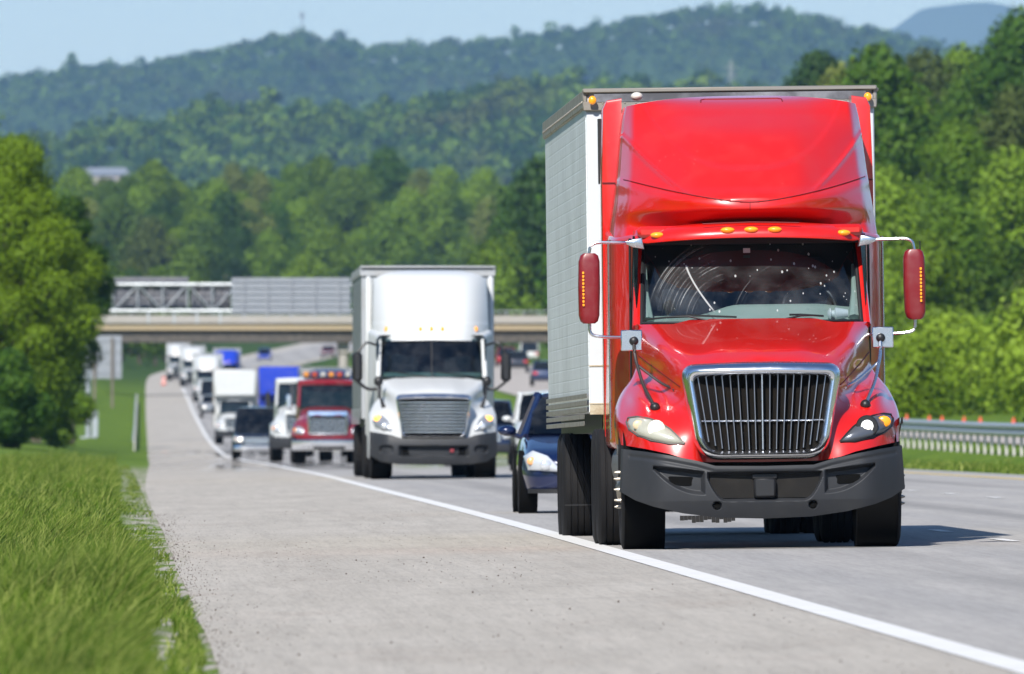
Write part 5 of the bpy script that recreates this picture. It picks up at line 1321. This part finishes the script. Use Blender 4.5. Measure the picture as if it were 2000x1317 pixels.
def box_truck(label, lat_, d, paint, box_paint, lamps=None, visor=None, box=True, name='box_truck', cat='truck', bar=False, box_h=3.7, box_w=1.25, box_y=2.6, chrome=True, attic=False, marks=False):
    root = empty(name); tag(root, label, cat); on_road(root, lat_, d)
    H = [(0, 1.80, 1.5), (0, 1.66, .5), (0, 1.55, .32), (0, 1.0, .30), (.5, 1.78, 1.5), (.5, 1.62, .5), (.55, 1.2, .36), (.72, 1.60, 1.2), (.72, 1.3, .65), (.85, 1.25, .75), (1.0, 1.25, 1.0), (.9, 1.0, .5), (1.08, 1.05, .8), (1.12, .85, .8), (.6, .8, .32), (.9, .8, .5)]
    Y0 = tps(H); Y = lambda x, z: np.where((np.abs(x) < .57) & (z < 1.5) & (z > .95), np.maximum(Y0(x, z), .42 + .1*np.abs(x)**3), Y0(x, z))
    N = lambda x, z, e: float(Y(np.array([x]), np.array([z]))[0]) - e
    wf = pchip([.75, 1.0, 1.2, 1.35, 1.6, 1.8], [1.12, 1.14, 1.09, 1.0, .86, .84])
    hd = MB(); shell(hd, Y, lambda t: float(wf(.78 + 1.02*t)), lambda x: .78 + 0*x, lambda x: 1.80 - .06*sstep(.5, .85, np.abs(x)), 60, 40, back=1.7); hd.build('hood', paint, root, ang=60)
    o1 = rpoly([(-.62, .92), (.62, .92), (.64, 1.66), (-.64, 1.66)], [.08]*4, 5); o0 = rpoly([(-.55, .98), (.55, .98), (.57, 1.45), (-.57, 1.45)], [.06]*4, 5)
    gr = MB().rings([[(a[0]*k + b[0]*(1-k), y + .1*abs(a[0])**3, a[1]*k + b[1]*(1-k)) for a, b in zip(o1, o0)] for k, y in ((1, .4), (.95, .22), (.3, .2), (0, .34))], True, False, False).build('grille_surround', CHR if chrome else paint, root, ang=60)
    MB().prism(o0, .32, .36).build('grille_core', VOID, gr)
    for k in range(6): MB().box(-.56, .56, .26, .31, 1.0 + k*.075, 1.03 + k*.075).build('grille_bar', CHRD, gr)
    bp = MB().rings([[(x, .02 + .16*abs(x)**3 + dy, .58 + dz) for dy, dz in ((.04, -.17), (0, -.12), (0, .13), (.04, .17), (.3, .17), (.3, -.17))] for x in np.linspace(-1.14, 1.14, 15)]).build('bumper', CHR if chrome else BUMP, root, ang=40)
    MB().box(-.45, .55, -.012, .02, .44, .52, .01).build('bumper_slot', VOID, bp)
    for sx in (-1, 1):
        out = [(.74, .95), (.76, 1.12), (.9, 1.18), (1.04, 1.15), (1.09, 1.04), (1.02, .94), (.88, .92)]; cen = (.92, 1.05)
        ring = lambda k, e: [(sx*(cen[0] + (x-cen[0])*k), N(cen[0] + (x-cen[0])*k, cen[1] + (z-cen[1])*k, e), cen[1] + (z-cen[1])*k) for x, z in out]
        h = MB().rings([ring(1, -.02), ring(1, .01), ring(.9, .03), ring(.5, .055), ring(.2, .06)], True, False, True).build('headlight', mat('lamp_silver'), root, ang=60)
        MB().ell((sx*.90, N(.9, 1.04, .065), 1.04), .08, .03, .07, 12, 6).build('lamp', LAMP if lamps else mat('lamp_off'), h)
        MB().ell((sx*1.03, N(1.03, 1.06, .045), 1.06), .04, .02, .06, 10, 6).build('turn_signal', AMB, h)
        m_ = MB().box(sx*1.22 - .09, sx*1.22 + .09, 1.85, 1.95, 1.75, 2.2, .03).build('side_mirror', CHR if chrome else BLK, root)
        MB().tube([(sx*.93, 1.95, 2.3), (sx*1.22, 1.92, 2.25), (sx*1.22, 1.92, 1.7), (sx*.95, 1.9, 1.6)], .018, 6).build('mirror_arm', BLK, m_)
        wheel(root, sx*.98, 1.0, .48, .26, sx, n=24); wheel(root, sx*.9, 5.2, .48, .5, sx, n=24)
        MB().lathe((sx*.92, 1.0, .48), [(-.15, .5), (.13, .5)], 24).build('wheel_arch_liner', VOID, root)
    wy = lambda x, z: 1.5 + (z - 1.8)*.45 + .2*(abs(x)/.9)**2.5
    gl = glassy(MB(), wy, .88, .84, 1.80, 2.48).build('windshield', GLS, root)
    rg = lambda y, w, z0, z1: [(x, y, z) for x, z in rpoly([(-w, z0), (w, z0), (w*.96, z1), (-w*.96, z1)], [.08, .08, .1, .1], 4)]
    cab = MB().rings([rg(2.0, .98, .7, 2.62), rg(3.2 if not box else box_y, 1.0, .7, 2.66)], True, False, True).build('cab', paint, root, ang=30)
    for sx in (-1, 1):
        MB().grid(np.array([[(sx*(.9 + .08*u), 1.5 + .5*u, z) for u in (0, .5, 1)] for z in (.75, 1.3, 1.82)])).build('door', paint, cab)
        MB().tube([(sx*.91, wy(.88, 1.78), 1.78), (sx*.87, wy(.85, 2.55), 2.56)], .045, 8).build('pillar', paint, cab)
    MB().rings([[(x, wy(x, 2.5) - .04 + dy, 2.55 + .03*(1 - x*x) + dz) for dy, dz in ((0, -.08), (-.03, 0), (.05, .08), (.5, .1), (.5, -.06))] for x in np.linspace(-.9, .9, 13)]).build('roof_front', visor or paint, cab)
    MB().add([(-.95, 2.05, 1), (.95, 2.05, 1), (.95, 2.05, 2.5), (-.95, 2.05, 2.5)], [(0, 1, 2, 3)]).box(-.8, .8, 1.72, 1.95, 1.6, 1.86, .03).build('interior', mat('cab_teal', (.03, .06, .06), .8), cab)
    if bar:
        lb = MB().box(-.75, .75, 2.15, 2.4, 2.68, 2.74, .02).build('light_bar', BLK, root)
        for i, x in enumerate(np.linspace(-.66, .66, 6)): MB().box(x - .09, x + .09, 2.13, 2.42, 2.742, 2.90, .03).build('beacon', [mat('beacon_amber', (.55, .22, .03), .4, 0, .2), mat('beacon_red', (.35, .05, .02), .4, 0, .2), mat('beacon_clear', (.38, .38, .36), .2, 0, .5)][i % 3], lb)
    if box:
        bx = MB().box(-box_w, box_w, box_y + .05, 8.4, .95, box_h, .04).build('cargo_box', box_paint, root)
        tr = MB()
        for sx in (-1, 1): tr.box(sx*box_w - .03, sx*box_w + .03, box_y + .02, 8.42, box_h - .08, box_h + .02, .01).box(sx*box_w - .025, sx*box_w + .025, box_y + .015, box_y + .08, .95, box_h - .085, .01)
        tr.box(-box_w + .035, box_w - .035, box_y + .02, box_y + .08, box_h - .06, box_h + .02, .01).build('box_trim', ALB, bx)
        if attic: MB().box(-box_w + .02, box_w - .02, 1.45, box_y + .045, 2.72, box_h - .02, .12).build('attic', box_paint, bx)
        if marks:
            y = (1.44 if attic else box_y + .04)
            mw = mat('mark_white', (.75, .78, .85), .5); mr_ = mat('mark_red', (.6, .04, .06), .5)
            MB().tube([(.10, y, 2.98), (.35, y - .004, 3.06), (.62, y, 3.02)], [.05, .10, .05], 8).build('painted_swash', mw, bx)
            MB().tube([(.62, y - .01, 3.12), (.82, y - .01, 3.17), (1.0, y - .01, 3.13)], [.03, .06, .03], 8).build('painted_swash', mr_, bx)
    else:
        MB().box(-1.1, 1.1, 3.3, 8.6, 1.0, 1.25, .03).build('tow_deck', CHRD, root); MB().tube([(0, 3.8, 1.3), (0, 4.6, 2.0), (0, 8.2, 1.6)], .14, 8).build('tow_boom', paint, root)
    MB().box(-.45, .45, .4, 8.2, .55, .8).build('chassis_rail', BLK, root)
    return root

NAVY = mat('paint_navy', (.003, .010, .052), .22, .15, 1., dirt=.05)
NAVYT = mat('paint_royal_blue', (.010, .040, .42), .3, 0, .8, dirt=.08)
DKBLU = mat('paint_dark_blue', (.012, .028, .085), .3, .1, .8, dirt=.15)
BLKP = mat('paint_black_blue', (.012, .016, .028), .25, .1, 1., dirt=.12)
WHT2 = mat('paint_white', (.53, .545, .545), .35, 0, .7, dirt=.1)
REDT = mat('paint_tow_red', (.20, .006, .016), .3, 0, .8, dirt=.12)
SILV = mat('paint_silver', (.42, .43, .45), .3, .5, .6)
MARO = mat('paint_maroon', (.18, .01, .02), .3, 0, .7)
aero_semi('white semi truck with full-height roof and chrome grille, behind the dark blue sedan', 6.06, 330, WHT, skin=SKINW)
car('dark blue sedan following close behind the red truck', 'car', 5.66, 203, NAVY, 'sedan', 'sedan', W=1.84, Ht=1.41)
car('white sport utility in the middle lane between the white truck and the blue sedan', 'car', 9.78, 384, WHT2, 'suv', W=1.92, Ht=1.75, L=4.9)
car('dark blue sport utility partly hidden behind the white truck', 'car', 9.95, 470, DKBLU, 'suv', W=1.95, Ht=1.78, L=4.9)
car('blue sedan in the far lane seen just above the dark blue sedan', 'car', 13.3, 420, NAVY, 'sedan', 'sedan')
box_truck('red tow truck with amber roof beacons and a wide chrome bumper', 6.75, 550, REDT, REDT, box=False, bar=True, name='tow_truck', cat='tow truck')
box_truck('white medium truck half hidden behind the red tow truck', 6.75, 625, WHT2, WHT2, chrome=False, box=False).scale = (1, 1, 1.13)
car('black pickup with its lamps lit at the end of the near queue', 'pickup truck', 5.85, 715, BLKP, 'pickup', lamps='mixed', W=1.98, Ht=2.15, L=5.6)
box_truck('white box truck with an attic over the cab behind the black pickup', 6.95, 1000, WHT2, WHT2, chrome=False, box_h=4.3, attic=True)
box_truck('royal blue box truck with a white and red swash in the second lane', 9.62, 1010, NAVYT, NAVYT, chrome=False, box_h=4.45, attic=True, marks=True)
aero_semi('dark navy semi truck whose roof shows over the red tow truck', 9.95, 800, DKBLU, skin=SKINW, detail=False, lit=None)
aero_semi('royal blue semi truck with a white trailer, farthest in the second lane', 10.75, 1650, NAVYT, skin=SKIN, box=WHT2, detail=False, lit=None)
aero_semi('white semi truck right behind the white box truck in the long queue', 8.1, 1500, WHT2, skin=SKINW, box=WHT2, detail=False, lit=None)
aero_semi('white semi truck farthest back in the queue under the bridge', 7.95, 1760, WHT2, skin=SKINW, box=WHT2, detail=False, lit=None)
car('small dark car between the white box truck and the white semi trucks', 'car', 7.6, 1130, BLKP, 'sedan', 'sedan', lamps='white')
car('white van close behind the silver car in the long queue', 'van', 7.75, 1390, WHT2, 'van', 'van', W=2., Ht=2.4, L=5.6)
aero_semi('white semi truck standing out to the left at the head of the far queue', 7.0, 1900, WHT2, skin=SKINW, box=WHT2, detail=False, lit=None)
car('grey car in the second lane behind the royal blue box truck', 'car', 10.6, 1180, SILV, 'suv', 'sport_utility', W=1.9, Ht=1.7)
car('dark blue sedan in the second lane behind the navy semi truck', 'car', 9.3, 900, DKBLU, 'sedan', 'sedan', lamps='white')
car('black sport utility following the white medium truck in the near lane', 'car', 6.6, 800, BLKP, 'suv', 'sport_utility', lamps='white', W=1.95, Ht=1.8)
car('silver car beside the queue of white trucks near the shoulder line', 'car', 7.35, 1290, SILV, 'suv', lamps='white', W=1.9, Ht=1.7)
# across the median and on the rise beyond
for px, d, pnt, k, lb in ((640, 2560, MARO, 'suv', 'maroon car on the pale rise under the bridge, right of the blue truck'), (516, 2500, NAVYT, 'sedan', 'small blue car on the pale rise under the bridge'),
                          (1003, 3380, BLKP, 'suv', 'dark car on the road above the bridge, the left one of two'), (1038, 3350, DKBLU, 'suv', 'dark blue car on the road above the bridge, the right one of two')):
    car(lb, 'car', lat(px, d), d, pnt, k, {'suv': 'sport_utility', 'sedan': 'sedan'}[k], W=1.95, Ht=1.75)
for px, d, pnt, k, lb in ((1008, 1420, BLKP, 'suv', 'black car on the far carriageway behind the white truck\'s mirror'), (1062, 1230, DKBLU, 'suv', 'dark blue car on the far carriageway at the edge of the aluminium trailer'),
                          (988, 1560, MARO, 'sedan', 'maroon car on the far carriageway beside the white truck'), (1032, 1700, WHT2, 'van', 'white van on the far carriageway under the bridge')):
    car(lb, 'van' if k == 'van' else 'car', lat(px, d), d, pnt, k, {'suv': 'sport_utility', 'sedan': 'sedan', 'van': 'van'}[k], flip=True, zo=far_z, W=1.95, Ht=1.75 if k != 'van' else 2.3, L=4.7 if k != 'van' else 5.6)
